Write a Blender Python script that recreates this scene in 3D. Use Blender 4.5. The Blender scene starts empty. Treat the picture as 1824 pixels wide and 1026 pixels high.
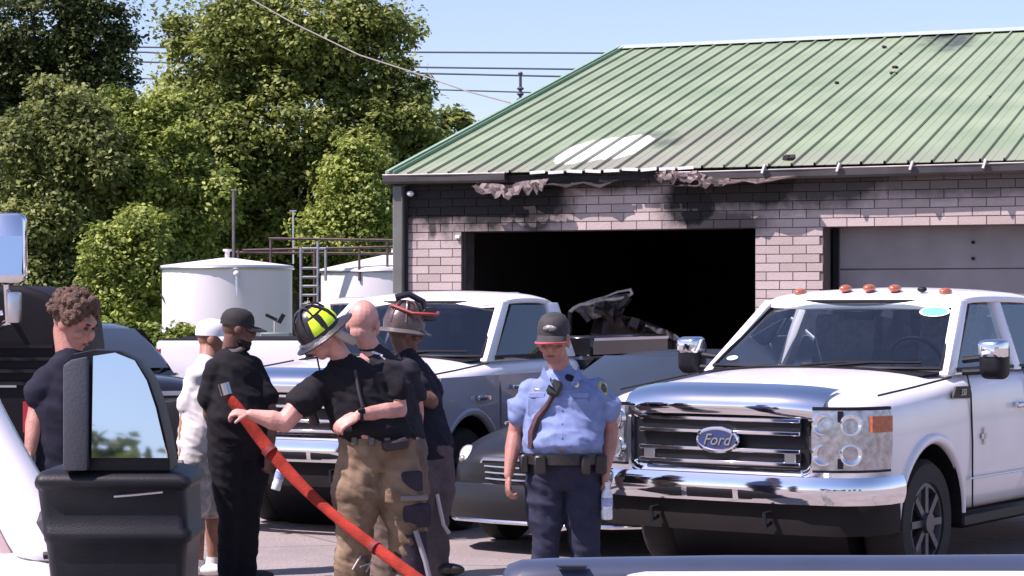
import bpy, bmesh, math, random
import numpy as np
from mathutils import Vector, Matrix, Quaternion, noise
random.seed(7); rng = np.random.default_rng(7)
R = math.radians
SC = bpy.context.scene; COL = SC.collection

# ------------------------------------------------------------------ camera, sky, sun, exposure
F = 4000.0; CX = 912.0; HZ = 545.0; CH = 1.8        # focal length in photo pixels, principal column, horizon row, eye height
cam = bpy.data.cameras.new('camera'); camo = bpy.data.objects.new('camera', cam); COL.objects.link(camo)
camo.location = (0, 0, CH); camo.rotation_euler = (R(90), 0, 0)
cam.sensor_width = 36; cam.lens = 36 * F / 1824; cam.shift_y = (HZ - 513) / 1824
cam.clip_start = 0.1; cam.clip_end = 2000
SC.camera = camo
SUN_EL = R(55); SUN_DIR = Vector((-0.93, -0.37, 0)).normalized()      # horizontal direction towards the sun
wd = bpy.data.worlds.new('World'); SC.world = wd; wd.use_nodes = True
nt = wd.node_tree; sky = nt.nodes.new('ShaderNodeTexSky'); sky.sky_type = 'NISHITA'; sky.sun_disc = False
sky.sun_elevation = SUN_EL; sky.sun_rotation = math.atan2(SUN_DIR.x, SUN_DIR.y); sky.dust_density = 0.8; sky.air_density = 1.0; sky.ozone_density = 3.0
bg = nt.nodes['Background']; bg.inputs['Strength'].default_value = 0.10
nt.links.new(sky.outputs[0], bg.inputs['Color'])
sl = bpy.data.lights.new('sun', 'SUN'); sl.energy = 4.7; sl.angle = R(0.53); sl.color = (1.0, 0.95, 0.9)
so = bpy.data.objects.new('sun', sl); COL.objects.link(so)
sv = Vector((SUN_DIR.x * math.cos(SUN_EL), SUN_DIR.y * math.cos(SUN_EL), math.sin(SUN_EL)))
so.rotation_euler = sv.to_track_quat('Z', 'Y').to_euler()
SC.view_settings.view_transform = 'Standard'; SC.view_settings.look = 'None'
SC.view_settings.exposure = 0.88; SC.view_settings.gamma = 1
SC.view_settings.use_white_balance = True; SC.view_settings.white_balance_temperature = 6500; SC.view_settings.white_balance_tint = 28   # the video camera's magenta balance

def P(px, py, Y):                                   # a point at distance Y seen at a photo pixel, in metres
    return Vector(((px - CX) / F * Y, Y, CH - (py - HZ) / F * Y))

# ------------------------------------------------------------------ materials
MATS = {}
def M(name, col=(.5, .5, .5), rough=.5, metal=0, var=.12, scale=6, bump=0, bscale=60, coat=0, spec=.5, detail=4, col2=None):
    if name in MATS: return MATS[name]
    m = bpy.data.materials.new(name); m.use_nodes = True; t = m.node_tree; b = t.nodes['Principled BSDF']
    b.inputs['Roughness'].default_value = rough; b.inputs['Metallic'].default_value = metal
    b.inputs['Coat Weight'].default_value = coat; b.inputs['Specular IOR Level'].default_value = spec
    b.inputs['Coat Roughness'].default_value = .04
    tc = t.nodes.new('ShaderNodeTexCoord')
    n = t.nodes.new('ShaderNodeTexNoise'); n.inputs['Scale'].default_value = scale; n.inputs['Detail'].default_value = detail
    t.links.new(tc.outputs['Object'], n.inputs['Vector'])
    r = t.nodes.new('ShaderNodeMix'); r.data_type = 'RGBA'
    c1 = tuple(c * (1 - var) for c in col); c2 = tuple(min(1, c * (1 + var)) for c in col) if col2 is None else col2
    r.inputs['A'].default_value = (*c1, 1); r.inputs['B'].default_value = (*c2, 1)
    mr = t.nodes.new('ShaderNodeMapRange'); mr.inputs['From Min'].default_value = .3; mr.inputs['From Max'].default_value = .7
    t.links.new(n.outputs['Fac'], mr.inputs['Value']); t.links.new(mr.outputs[0], r.inputs['Factor'])
    t.links.new(r.outputs['Result'], b.inputs['Base Color'])
    if bump:
        n2 = t.nodes.new('ShaderNodeTexNoise'); n2.inputs['Scale'].default_value = bscale; n2.inputs['Detail'].default_value = 5
        t.links.new(tc.outputs['Object'], n2.inputs['Vector'])
        bp = t.nodes.new('ShaderNodeBump'); bp.inputs['Strength'].default_value = bump; bp.inputs['Distance'].default_value = .02
        t.links.new(n2.outputs['Fac'], bp.inputs['Height']); t.links.new(bp.outputs[0], b.inputs['Normal'])
    MATS[name] = m; return m

def glass(name, tint, refl=.10, rough=.01):
    if name in MATS: return MATS[name]
    m = bpy.data.materials.new(name); m.use_nodes = True; t = m.node_tree; t.nodes.remove(t.nodes['Principled BSDF'])
    o = t.nodes['Material Output']; tr = t.nodes.new('ShaderNodeBsdfTransparent'); tr.inputs[0].default_value = (*tint, 1)
    g = t.nodes.new('ShaderNodeBsdfGlossy'); g.inputs['Roughness'].default_value = rough; g.inputs[0].default_value = (.95, .97, 1, 1)
    f = t.nodes.new('ShaderNodeFresnel'); f.inputs[0].default_value = 1.5
    a = t.nodes.new('ShaderNodeMath'); a.operation = 'ADD'; a.inputs[1].default_value = refl; a.use_clamp = True
    x = t.nodes.new('ShaderNodeMixShader'); t.links.new(f.outputs[0], a.inputs[0]); t.links.new(a.outputs[0], x.inputs[0])
    t.links.new(tr.outputs[0], x.inputs[1]); t.links.new(g.outputs[0], x.inputs[2]); t.links.new(x.outputs[0], o.inputs['Surface'])
    MATS[name] = m; return m

WHITE = M('white_paint', (.73, .715, .735), .32, var=.06, scale=2.2, coat=.6)
GREY_SHADE = M('grey_blue_shade', (.28, .30, .345), .25, var=.08, scale=1.2, coat=.7)  # white body side with its shade and dark reflection put into the colour
DGREY = M('dark_grey_paint', (.011, .011, .013), .38, var=.15, scale=1.3, coat=.15, spec=.3)
BLACKP = M('black_paint', (.012, .011, .014), .22, var=.15, scale=1.5, coat=.7)
BPLAS = M('black_plastic', (.008, .008, .011), .5, var=.2, scale=20, bump=.08, bscale=300, spec=.25)
GPLAS = M('grey_plastic', (.035, .038, .05), .5, var=.15, scale=12, bump=.1, bscale=200)
RUBBER = M('tyre_rubber', (.014, .013, .014), .8, var=.25, scale=25, bump=.2, bscale=90)
CHROME = M('chrome', (.78, .79, .82), .07, 1, var=.04, scale=4)
SATIN = M('satin_alloy', (.55, .55, .57), .3, 1, var=.08, scale=8)
LENS = M('lamp_lens', (.36, .37, .39), .2, .65, var=.3, scale=24, bump=.08, bscale=30, coat=1)
AMBER = M('amber_lens', (.38, .10, .04), .18, var=.25, scale=30, coat=.6)
REDL = M('red_lens', (.35, .012, .03), .15, var=.2, scale=20, coat=.6)
GLASS = glass('windscreen_glass', (.55, .62, .64), .04)
TINT = glass('tinted_glass', (.05, .055, .065), .05)
MIRG = M('mirror_glass', (.62, .68, .74), .02, 1, var=.02)
INTER = M('cabin_trim', (.10, .095, .10), .7, var=.2, scale=10, bump=.1)
SEAT = M('seat_cloth', (.16, .155, .165), .85, var=.25, scale=25, bump=.2)

# ------------------------------------------------------------------ mesh helpers
class MB:
    def __init__(s): s.v = []; s.f = []
    def add(s, vs, fs):
        o = len(s.v); s.v += [tuple(v) for v in vs]; s.f += [tuple(i + o for i in f) for f in fs]; return s
    def box(s, x0, x1, y0, y1, z0, z1):
        return s.add([(x0,y0,z0),(x1,y0,z0),(x1,y1,z0),(x0,y1,z0),(x0,y0,z1),(x1,y0,z1),(x1,y1,z1),(x0,y1,z1)],
                     [(0,3,2,1),(4,5,6,7),(0,1,5,4),(1,2,6,5),(2,3,7,6),(3,0,4,7)])
    def obox(s, c, sx, sy, sz, m=None):             # a box turned by a matrix about its centre
        vs = []
        for z in (-1, 1):
            for x, y in ((-1,-1),(1,-1),(1,1),(-1,1)):
                p = Vector((x*sx/2, y*sy/2, z*sz/2)); p = (m @ p) if m else p; vs.append(p + Vector(c))
        return s.add(vs, [(0,3,2,1),(4,5,6,7),(0,1,5,4),(1,2,6,5),(2,3,7,6),(3,0,4,7)])
    def tube(s, pts, r, n=10, closed=False, cap=True):
        pts = [Vector(p) for p in pts]; rs = r if isinstance(r, (list, tuple)) else [r] * len(pts); N = len(pts)
        base = len(s.v); up = None
        for i, p in enumerate(pts):
            a = pts[(i - 1) % N] if (closed or i > 0) else p; b = pts[(i + 1) % N] if (closed or i < N - 1) else p
            d = (b - a).normalized()
            if up is None: up = d.orthogonal().normalized()
            else: up = (up - d * up.dot(d)).normalized() if (up - d * up.dot(d)).length > 1e-6 else d.orthogonal().normalized()
            w = d.cross(up)
            for k in range(n):
                an = 2 * math.pi * k / n; s.v.append(tuple(p + (up * math.cos(an) + w * math.sin(an)) * rs[i]))
        for i in range(N if closed else N - 1):
            j = (i + 1) % N
            for k in range(n):
                l = (k + 1) % n; s.f.append((base+i*n+k, base+i*n+l, base+j*n+l, base+j*n+k))
        if cap and not closed:
            s.f.append(tuple(base + k for k in range(n))[::-1]); s.f.append(tuple(base + (N-1)*n + k for k in range(n)))
        return s
    def ell(s, c, r, m=None, nu=14, nv=9):
        c = Vector(c); base = len(s.v)
        for j in range(1, nv):
            th = math.pi * j / nv
            for i in range(nu):
                ph = 2 * math.pi * i / nu
                p = Vector((r[0]*math.sin(th)*math.cos(ph), r[1]*math.sin(th)*math.sin(ph), r[2]*math.cos(th)))
                s.v.append(tuple(c + (m @ p if m else p)))
        t = Vector((0,0,r[2])); b = Vector((0,0,-r[2])); s.v.append(tuple(c + (m @ t if m else t))); s.v.append(tuple(c + (m @ b if m else b)))
        T = base + (nv-1)*nu; B = T + 1
        for i in range(nu):
            k = (i+1) % nu; s.f.append((T, base+i, base+k)); s.f.append((B, base+(nv-2)*nu+k, base+(nv-2)*nu+i))
            for j in range(nv-2): s.f.append((base+j*nu+i, base+(j+1)*nu+i, base+(j+1)*nu+k, base+j*nu+k))
        return s
    def prism(s, poly, a, b, axis='y'):             # polygon (two coords) swept between a and b on an axis
        n = len(poly)
        def mk(p, q): return {'y': (p[0], q, p[1]), 'x': (q, p[0], p[1]), 'z': (p[0], p[1], q)}[axis]
        return s.add([mk(p, a) for p in poly] + [mk(p, b) for p in poly],
                     [tuple(range(n))[::-1], tuple(range(n, 2*n))] + [(i, (i+1) % n, n + (i+1) % n, n + i) for i in range(n)])
    def lathe(s, prof, n=24, axis='z', c=(0,0,0)):   # profile of (radius, height)
        base = len(s.v); c = Vector(c)
        for r, h in prof:
            for k in range(n):
                a = 2*math.pi*k/n; q = (r*math.cos(a), r*math.sin(a), h) if axis == 'z' else (r*math.cos(a), h, r*math.sin(a))
                s.v.append(tuple(c + Vector(q)))
        for i in range(len(prof)-1):
            for k in range(n):
                l = (k+1) % n; s.f.append((base+i*n+k, base+i*n+l, base+(i+1)*n+l, base+(i+1)*n+k))
        s.f.append(tuple(base+k for k in range(n))[::-1]); s.f.append(tuple(base+(len(prof)-1)*n+k for k in range(n)))
        return s
    def loft(s, rings, capped=True):
        base = len(s.v); n = len(rings[0])
        for r in rings: s.v += [tuple(p) for p in r]
        for i in range(len(rings)-1):
            for k in range(n):
                l = (k+1) % n; s.f.append((base+i*n+k, base+i*n+l, base+(i+1)*n+l, base+(i+1)*n+k))
        if capped:
            s.f.append(tuple(base+k for k in range(n))[::-1]); s.f.append(tuple(base+(len(rings)-1)*n+k for k in range(n)))
        return s
    def sym(s, stations):                            # stations of (x, half profile (y, z) from bottom centre round to top centre)
        rings = []
        for x, h in stations:
            rings.append([(x, y, z) for y, z in h] + [(x, -y, z) for y, z in h[-2:0:-1]])
        return s.loft(rings)

def finish_mesh(me, sharp=38):
    bm = bmesh.new(); bm.from_mesh(me); bmesh.ops.recalc_face_normals(bm, faces=bm.faces)
    for f in bm.faces: f.smooth = True
    for e in bm.edges:
        if len(e.link_faces) == 2 and e.calc_face_angle(0) > R(sharp): e.smooth = False
    bm.to_mesh(me); bm.free()

def link(name, me, mat, parent=None, loc=None, **props):
    o = bpy.data.objects.new(name, me); COL.objects.link(o)
    if mat is not None and me is not None:
        me.materials.clear(); me.materials.append(mat)
    if parent: o.parent = parent
    if loc is not None: o.location = loc
    for k, v in props.items(): o[k] = v
    return o

def ob(name, mb, mat, parent=None, loc=None, bevel=0, seg=1, sharp=38, sub=0, **props):
    me = bpy.data.meshes.new(name); me.from_pydata(mb.v, [], mb.f); me.validate()
    if bevel:
        bm = bmesh.new(); bm.from_mesh(me); bmesh.ops.recalc_face_normals(bm, faces=bm.faces)
        es = [e for e in bm.edges if len(e.link_faces) == 2 and e.calc_face_angle(0) > R(30)]
        bmesh.ops.bevel(bm, geom=es, offset=bevel, segments=seg, affect='EDGES', profile=.6); bm.to_mesh(me); bm.free()
    if sub: me = evalmods(me, [('SUBSURF', dict(levels=sub, render_levels=sub))])
    finish_mesh(me, sharp)
    return link(name, me, mat, parent, loc, **props)

def evalmods(me, mods):
    bm = bmesh.new(); bm.from_mesh(me); bmesh.ops.recalc_face_normals(bm, faces=bm.faces); bm.to_mesh(me); bm.free()
    o = bpy.data.objects.new('tmp', me); COL.objects.link(o)
    for k, kw in mods:
        md = o.modifiers.new(k, k)
        for a, b in kw.items(): setattr(md, a, b)
    dg = bpy.context.evaluated_depsgraph_get(); dg.update()
    out = bpy.data.meshes.new_from_object(o.evaluated_get(dg)); bpy.data.objects.remove(o)
    return out

def tmp_obj(mb):
    me = bpy.data.meshes.new('cut'); me.from_pydata(mb.v, [], mb.f)
    bm = bmesh.new(); bm.from_mesh(me); bmesh.ops.recalc_face_normals(bm, faces=bm.faces); bm.to_mesh(me); bm.free()
    o = bpy.data.objects.new('cut', me); COL.objects.link(o); return o

def empty(name, loc, rz=0, label=None, cat=None, group=None):
    o = bpy.data.objects.new(name, None); COL.objects.link(o); o.location = loc; o.rotation_euler = (0, 0, rz); o.empty_display_size = .2
    if label: o['label'] = label
    if cat: o['category'] = cat
    if group: o['group'] = group
    return o

def text_mesh(name, body, size, mat, parent, mtx, extrude=.004, shear=0):
    cu = bpy.data.curves.new('t', 'FONT'); cu.body = body; cu.size = size; cu.align_x = 'CENTER'; cu.align_y = 'CENTER'
    cu.extrude = extrude; cu.shear = shear; cu.resolution_u = 3
    o = bpy.data.objects.new('t', cu); COL.objects.link(o); dg = bpy.context.evaluated_depsgraph_get(); dg.update()
    me = bpy.data.meshes.new_from_object(o.evaluated_get(dg)); bpy.data.objects.remove(o)
    q = link(name, me, mat, parent); q.matrix_local = mtx; return q

def rect_path(hw, hh, r, n=5):                       # rounded rectangle outline centred on 0
    pts = []
    for cx, cy, a0 in ((hw-r, hh-r, 0), (-hw+r, hh-r, 90), (-hw+r, -hh+r, 180), (hw-r, -hh+r, 270)):
        for k in range(n+1):
            a = R(a0 + 90*k/n); pts.append((cx + r*math.cos(a), cy + r*math.sin(a)))
    return pts
# ------------------------------------------------------------------ ground
def ground_material():
    m = bpy.data.materials.new('asphalt_yard'); m.use_nodes = True; t = m.node_tree; b = t.nodes['Principled BSDF']
    b.inputs['Roughness'].default_value = .9
    tc = t.nodes.new('ShaderNodeTexCoord'); L = t.links
    def nz(sc, det=6):
        n = t.nodes.new('ShaderNodeTexNoise'); n.inputs['Scale'].default_value = sc; n.inputs['Detail'].default_value = det; L.new(tc.outputs['Object'], n.inputs['Vector']); return n
    a, c, d = nz(.35), nz(2.2), nz(40, 3)
    cr = t.nodes.new('ShaderNodeValToRGB'); cr.color_ramp.elements[0].position = .3; cr.color_ramp.elements[1].position = .72
    cr.color_ramp.elements[0].color = (.20, .172, .162, 1); cr.color_ramp.elements[1].color = (.32, .28, .265, 1)
    ad = t.nodes.new('ShaderNodeMath'); ad.operation = 'MULTIPLY_ADD'; ad.inputs[1].default_value = .5; L.new(c.outputs['Fac'], ad.inputs[0])
    hf = t.nodes.new('ShaderNodeMath'); hf.operation = 'MULTIPLY'; hf.inputs[1].default_value = .5; L.new(a.outputs['Fac'], hf.inputs[0]); L.new(hf.outputs[0], ad.inputs[2])
    L.new(ad.outputs[0], cr.inputs['Fac'])
    mx = t.nodes.new('ShaderNodeMix'); mx.data_type = 'RGBA'; mx.blend_type = 'MULTIPLY'; mx.inputs['Factor'].default_value = .5
    L.new(cr.outputs[0], mx.inputs['A']); sp = t.nodes.new('ShaderNodeMapRange'); sp.inputs['From Min'].default_value = .35; sp.inputs['From Max'].default_value = .6; sp.inputs['To Min'].default_value = .45
    L.new(d.outputs['Fac'], sp.inputs['Value']); L.new(sp.outputs[0], mx.inputs['B'])
    vo = t.nodes.new('ShaderNodeTexVoronoi'); vo.feature = 'DISTANCE_TO_EDGE'; vo.inputs['Scale'].default_value = .55; L.new(tc.outputs['Object'], vo.inputs['Vector'])
    ck = t.nodes.new('ShaderNodeMapRange'); ck.inputs['From Max'].default_value = .012; ck.inputs['To Min'].default_value = .45; L.new(vo.outputs['Distance'], ck.inputs['Value'])
    m2 = t.nodes.new('ShaderNodeMix'); m2.data_type = 'RGBA'; m2.blend_type = 'MULTIPLY'; m2.inputs['Factor'].default_value = 1
    L.new(mx.outputs['Result'], m2.inputs['A']); L.new(ck.outputs[0], m2.inputs['B']); L.new(m2.outputs['Result'], b.inputs['Base Color'])
    bp = t.nodes.new('ShaderNodeBump'); bp.inputs['Strength'].default_value = .4; bp.inputs['Distance'].default_value = .02; L.new(d.outputs['Fac'], bp.inputs['Height']); L.new(bp.outputs[0], b.inputs['Normal'])
    return m
ob('ground', MB().add([(-400,-200,0),(400,-200,0),(400,700,0),(-400,700,0)], [(0,1,2,3)]), ground_material(), kind='structure')
GRASS = M('grass', (.07, .11, .03), .9, var=.4, scale=3, bump=.5, bscale=30)
ob('verge', MB().add([(-120,41,.006),(120,41,.006),(120,300,.006),(-120,300,.006)], [(0,1,2,3)]), GRASS, kind='structure')

# ------------------------------------------------------------------ garage building
TH = math.atan2(.375, .927)
UD = Vector((math.cos(TH), -math.sin(TH), 0)); VD = Vector((math.sin(TH), math.cos(TH), 0))
EV = P(690, 312, 27.0); OV, RK = .19, .15                     # eave corner, eave and rake overhang
O3 = Vector((EV.x, EV.y, 0)) + UD * RK + VD * OV
ZE = EV.z; DR = 8.3; ZR = 5.80; SLOPE = (ZR - ZE) / (DR + OV); PITCH = math.atan(SLOPE)
def on_wall(px, py, v=0.0):                                    # building coordinates of a photo pixel on a plane parallel to the front
    d = Vector(((px - CX) / F, 1, -(py - HZ) / F)); o = Vector((0, 0, CH)) - (O3 + VD * v)
    t = -o.dot(VD) / d.dot(VD); p = o + d * t; return p.dot(UD), p.z
def on_roof(px, py):
    d = Vector(((px - CX) / F, 1, -(py - HZ) / F)); n = (VD * -SLOPE + Vector((0, 0, 1)))
    o = Vector((0, 0, CH)) - Vector((EV.x, EV.y, ZE)); t = -o.dot(n) / d.dot(n); p = o + d * t
    return p.dot(UD) - RK, p.dot(VD) - OV
UL = 11.6                                                      # length of the front
bld = empty('garage_building', O3, -TH, 'fire damaged white brick garage with green metal roof and open black bay', 'building')

def bcoords(t):                                                # u, v, z of the building from world position
    g = t.nodes.new('ShaderNodeNewGeometry'); s = t.nodes.new('ShaderNodeVectorMath'); s.operation = 'SUBTRACT'; s.inputs[1].default_value = O3
    t.links.new(g.outputs['Position'], s.inputs[0]); outs = []
    for ax in (UD, VD, Vector((0, 0, 1))):
        d = t.nodes.new('ShaderNodeVectorMath'); d.operation = 'DOT_PRODUCT'; d.inputs[1].default_value = ax; t.links.new(s.outputs[0], d.inputs[0]); outs.append(d.outputs['Value'])
    return outs
def math_(t, op, a, b=None, clamp=False):
    n = t.nodes.new('ShaderNodeMath'); n.operation = op; n.use_clamp = clamp
    for i, x in enumerate((a, b)):
        if x is None: continue
        if isinstance(x, (int, float)): n.inputs[i].default_value = x
        else: t.links.new(x, n.inputs[i])
    return n.outputs[0]
def spots(t, a, b, lst, wob=.35, wscale=3.0, soft=.35):         # union of soft uneven ellipses in coordinates a, b
    g = t.nodes.new('ShaderNodeNewGeometry'); n = t.nodes.new('ShaderNodeTexNoise'); n.inputs['Scale'].default_value = wscale; n.inputs['Detail'].default_value = 8; n.inputs['Roughness'].default_value = .62
    t.links.new(g.outputs['Position'], n.inputs['Vector']); w = math_(t, 'MULTIPLY', math_(t, 'SUBTRACT', n.outputs['Fac'], .5), wob * 4); tot = None
    cb = t.nodes.new('ShaderNodeCombineXYZ'); t.links.new(a, cb.inputs[0]); t.links.new(b, cb.inputs[1])
    for (a0, b0, ra, rb, amt) in lst:
        ma = t.nodes.new('ShaderNodeVectorMath'); ma.operation = 'MULTIPLY_ADD'; t.links.new(cb.outputs[0], ma.inputs[0]); ma.inputs[1].default_value = (1/ra, 1/rb, 0); ma.inputs[2].default_value = (-a0/ra, -b0/rb, 0)
        ln = t.nodes.new('ShaderNodeVectorMath'); ln.operation = 'LENGTH'; t.links.new(ma.outputs[0], ln.inputs[0])
        mr = t.nodes.new('ShaderNodeMapRange'); mr.inputs['From Min'].default_value = 1.0; mr.inputs['From Max'].default_value = 1.0 - soft; mr.inputs['To Min'].default_value = 0; mr.inputs['To Max'].default_value = amt
        t.links.new(math_(t, 'ADD', ln.outputs['Value'], w), mr.inputs['Value']); k = mr.outputs[0]
        tot = k if tot is None else math_(t, 'MAXIMUM', tot, k)
    return tot

def brick_material(name, base, base2, soot_scale=1.0):
    m = bpy.data.materials.new(name); m.use_nodes = True; t = m.node_tree; b = t.nodes['Principled BSDF']; b.inputs['Roughness'].default_value = .85
    u, v, z = bcoords(t); L = t.links
    oi = t.nodes.new('ShaderNodeObjectInfo'); g = t.nodes.new('ShaderNodeNewGeometry')
    n = t.nodes.new('ShaderNodeTexNoise'); n.inputs['Scale'].default_value = 4; n.inputs['Detail'].default_value = 6; L.new(g.outputs['Position'], n.inputs['Vector'])
    f = math_(t, 'ADD', math_(t, 'MULTIPLY', oi.outputs['Random'], .6), math_(t, 'MULTIPLY', n.outputs['Fac'], .5), True)
    mx = t.nodes.new('ShaderNodeMix'); mx.data_type = 'RGBA'; mx.inputs['A'].default_value = (*base, 1); mx.inputs['B'].default_value = (*base2, 1); L.new(f, mx.inputs['Factor'])
    S = []
    for px, py, rx, ry, amt in ((760, 345, 190, 92, .985), (860, 348, 160, 92, .985), (950, 350, 100, 76, .985), (770, 405, 14, 30, .9), (955, 398, 40, 22, .85), (1228, 360, 72, 66, .985), (1330, 330, 170, 60, .95),
                                (1460, 325, 190, 50, .85), (1720, 318, 320, 40, .65), (1090, 314, 190, 34, .9), (1285, 398, 110, 34, .75), (835, 470, 16, 140, .4)):
        a, c = on_wall(px, py); S.append((a, c, rx / 150, ry / 150, amt))
    so_ = spots(t, u, z, S, .2, 4.5, .5)
    m2 = t.nodes.new('ShaderNodeMix'); m2.data_type = 'RGBA'; L.new(math_(t, 'MULTIPLY', so_, soot_scale), m2.inputs['Factor']); L.new(mx.outputs['Result'], m2.inputs['A']); m2.inputs['B'].default_value = (.006, .005, .006, 1)
    L.new(m2.outputs['Result'], b.inputs['Base Color'])
    n2 = t.nodes.new('ShaderNodeTexNoise'); n2.inputs['Scale'].default_value = 60; L.new(g.outputs['Position'], n2.inputs['Vector'])
    bp = t.nodes.new('ShaderNodeBump'); bp.inputs['Strength'].default_value = .35; bp.inputs['Distance'].default_value = .01; L.new(n2.outputs['Fac'], bp.inputs['Height']); L.new(bp.outputs[0], b.inputs['Normal'])
    return m
BRICK = brick_material('painted_brick', (.33, .268, .248), (.49, .41, .382))
MORT = brick_material('dark_mortar', (.11, .085, .085), (.18, .145, .14))
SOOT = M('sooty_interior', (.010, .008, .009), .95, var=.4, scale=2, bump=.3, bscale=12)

U1a, ZO = on_wall(822, 413); U1b, _ = on_wall(1345, 408); U2a, _ = on_wall(1466, 406); U2b = U2a + (U1b - U1a)
WT = .34; ZT = ZE - .02
JO = .012                                                      # bricks stand proud of the mortar bed
wm = MB()
for a, c, z0, z1 in ((.02, U1a, 0, ZT), (U1b, U2a, 0, ZT), (U2b, UL, 0, ZT), (U1a, U1b, ZO, ZT), (U2a, U2b, ZO, ZT)): wm.box(a, c, JO, WT, z0, z1)
wall = ob('wall', wm, MORT, bld)
CHT, BL, JT = .1, .31, .010
bme = bpy.data.meshes.new('brick'); t_ = MB().box(0, 1, 0, .05, 0, 1); bme.from_pydata(t_.v, [], t_.f); bme.materials.append(BRICK)
rest = MB(); nb = 0
def lay(a, c, zz, off):
    global nb
    x = math.floor((a - off) / BL) * BL + off
    while x < c - 1e-6:
        x0 = max(x, a) + JT/2; x1 = min(x + BL, c) - JT/2; x += BL
        if x1 - x0 < .03: continue
        pr = random.uniform(-.003, .003); z0 = zz + JT/2; z1 = min(zz + CHT, ZT) - JT/2
        if zz > 1.55 and x0 < 8.2 and nb < 300:
            o = bpy.data.objects.new('brick', bme); COL.objects.link(o); o.parent = wall
            o.location = (x0, pr, z0); o.scale = (x1 - x0, 1, z1 - z0); nb += 1
        else: rest.box(x0, x1, pr, .05, z0, z1)
row = 0; zz = ZO % CHT - CHT
while zz < ZT - .03:
    off = (row % 2) * BL/2
    if zz >= -0.02:
        if zz < ZO - .01:
            for a, c in ((.02, U1a), (U1b, U2a), (U2b, UL)): lay(a, c, zz, off)
        else: lay(.02, UL, zz, off)
    zz += CHT; row += 1
ob('brickwork', rest, BRICK, bld, kind='stuff')
# side and rear walls, the dark rooms behind the bays
sm_ = MB(); sm_.box(.02, .30, WT, DR*2, 0, ZT).box(UL-.3, UL, WT, DR*2, 0, ZT).box(.3, UL-.3, DR*2-.3, DR*2, 0, ZT)
ob('side_wall', sm_, BRICK, bld)
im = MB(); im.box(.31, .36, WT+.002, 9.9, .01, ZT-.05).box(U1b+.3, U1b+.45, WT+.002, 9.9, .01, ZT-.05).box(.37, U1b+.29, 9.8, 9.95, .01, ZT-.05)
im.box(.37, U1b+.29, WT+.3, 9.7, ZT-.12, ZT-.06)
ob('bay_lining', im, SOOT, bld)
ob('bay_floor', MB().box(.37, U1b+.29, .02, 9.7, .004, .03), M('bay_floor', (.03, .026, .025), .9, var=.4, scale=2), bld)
# lintel edges and jamb lining
ob('jamb_lining', MB().box(U1a+.004, U1a+.03, .05, WT-.02, .03, ZO-.004), M('scorched_jamb', (.06, .05, .05), .85, var=.4, scale=6), bld)
# sectional door of the right bay
DOORM = M('grey_door', (.235, .215, .225), .5, var=.15, scale=2.5, bump=.05)
door = ob('overhead_door', MB().box(U2a+.08, U2b-.02, WT+.06, WT+.09, .03, ZO+.1), DOORM, bld)
hgt = (ZO + .04) / 5
for i in range(5):
    ob('door_section', MB().box(U2a+.10, U2b-.04, WT+.025, WT+.057, .04 + i*hgt, .04 + (i+1)*hgt - .012), DOORM, door, bevel=.006)
for i, dz in enumerate((.18, .36)):
    uu, _ = on_wall(1733, 440, WT); ob('door_bolt', MB().lathe([(.02, -.01), (.02, .006), (.012, .012)], 10, 'y', (uu, WT+.012, ZO-dz)), BPLAS, door)
ob('door_track', MB().box(U2a+.03, U2a+.08, WT+.005, WT+.05, .03, ZO), BPLAS, door)

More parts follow.
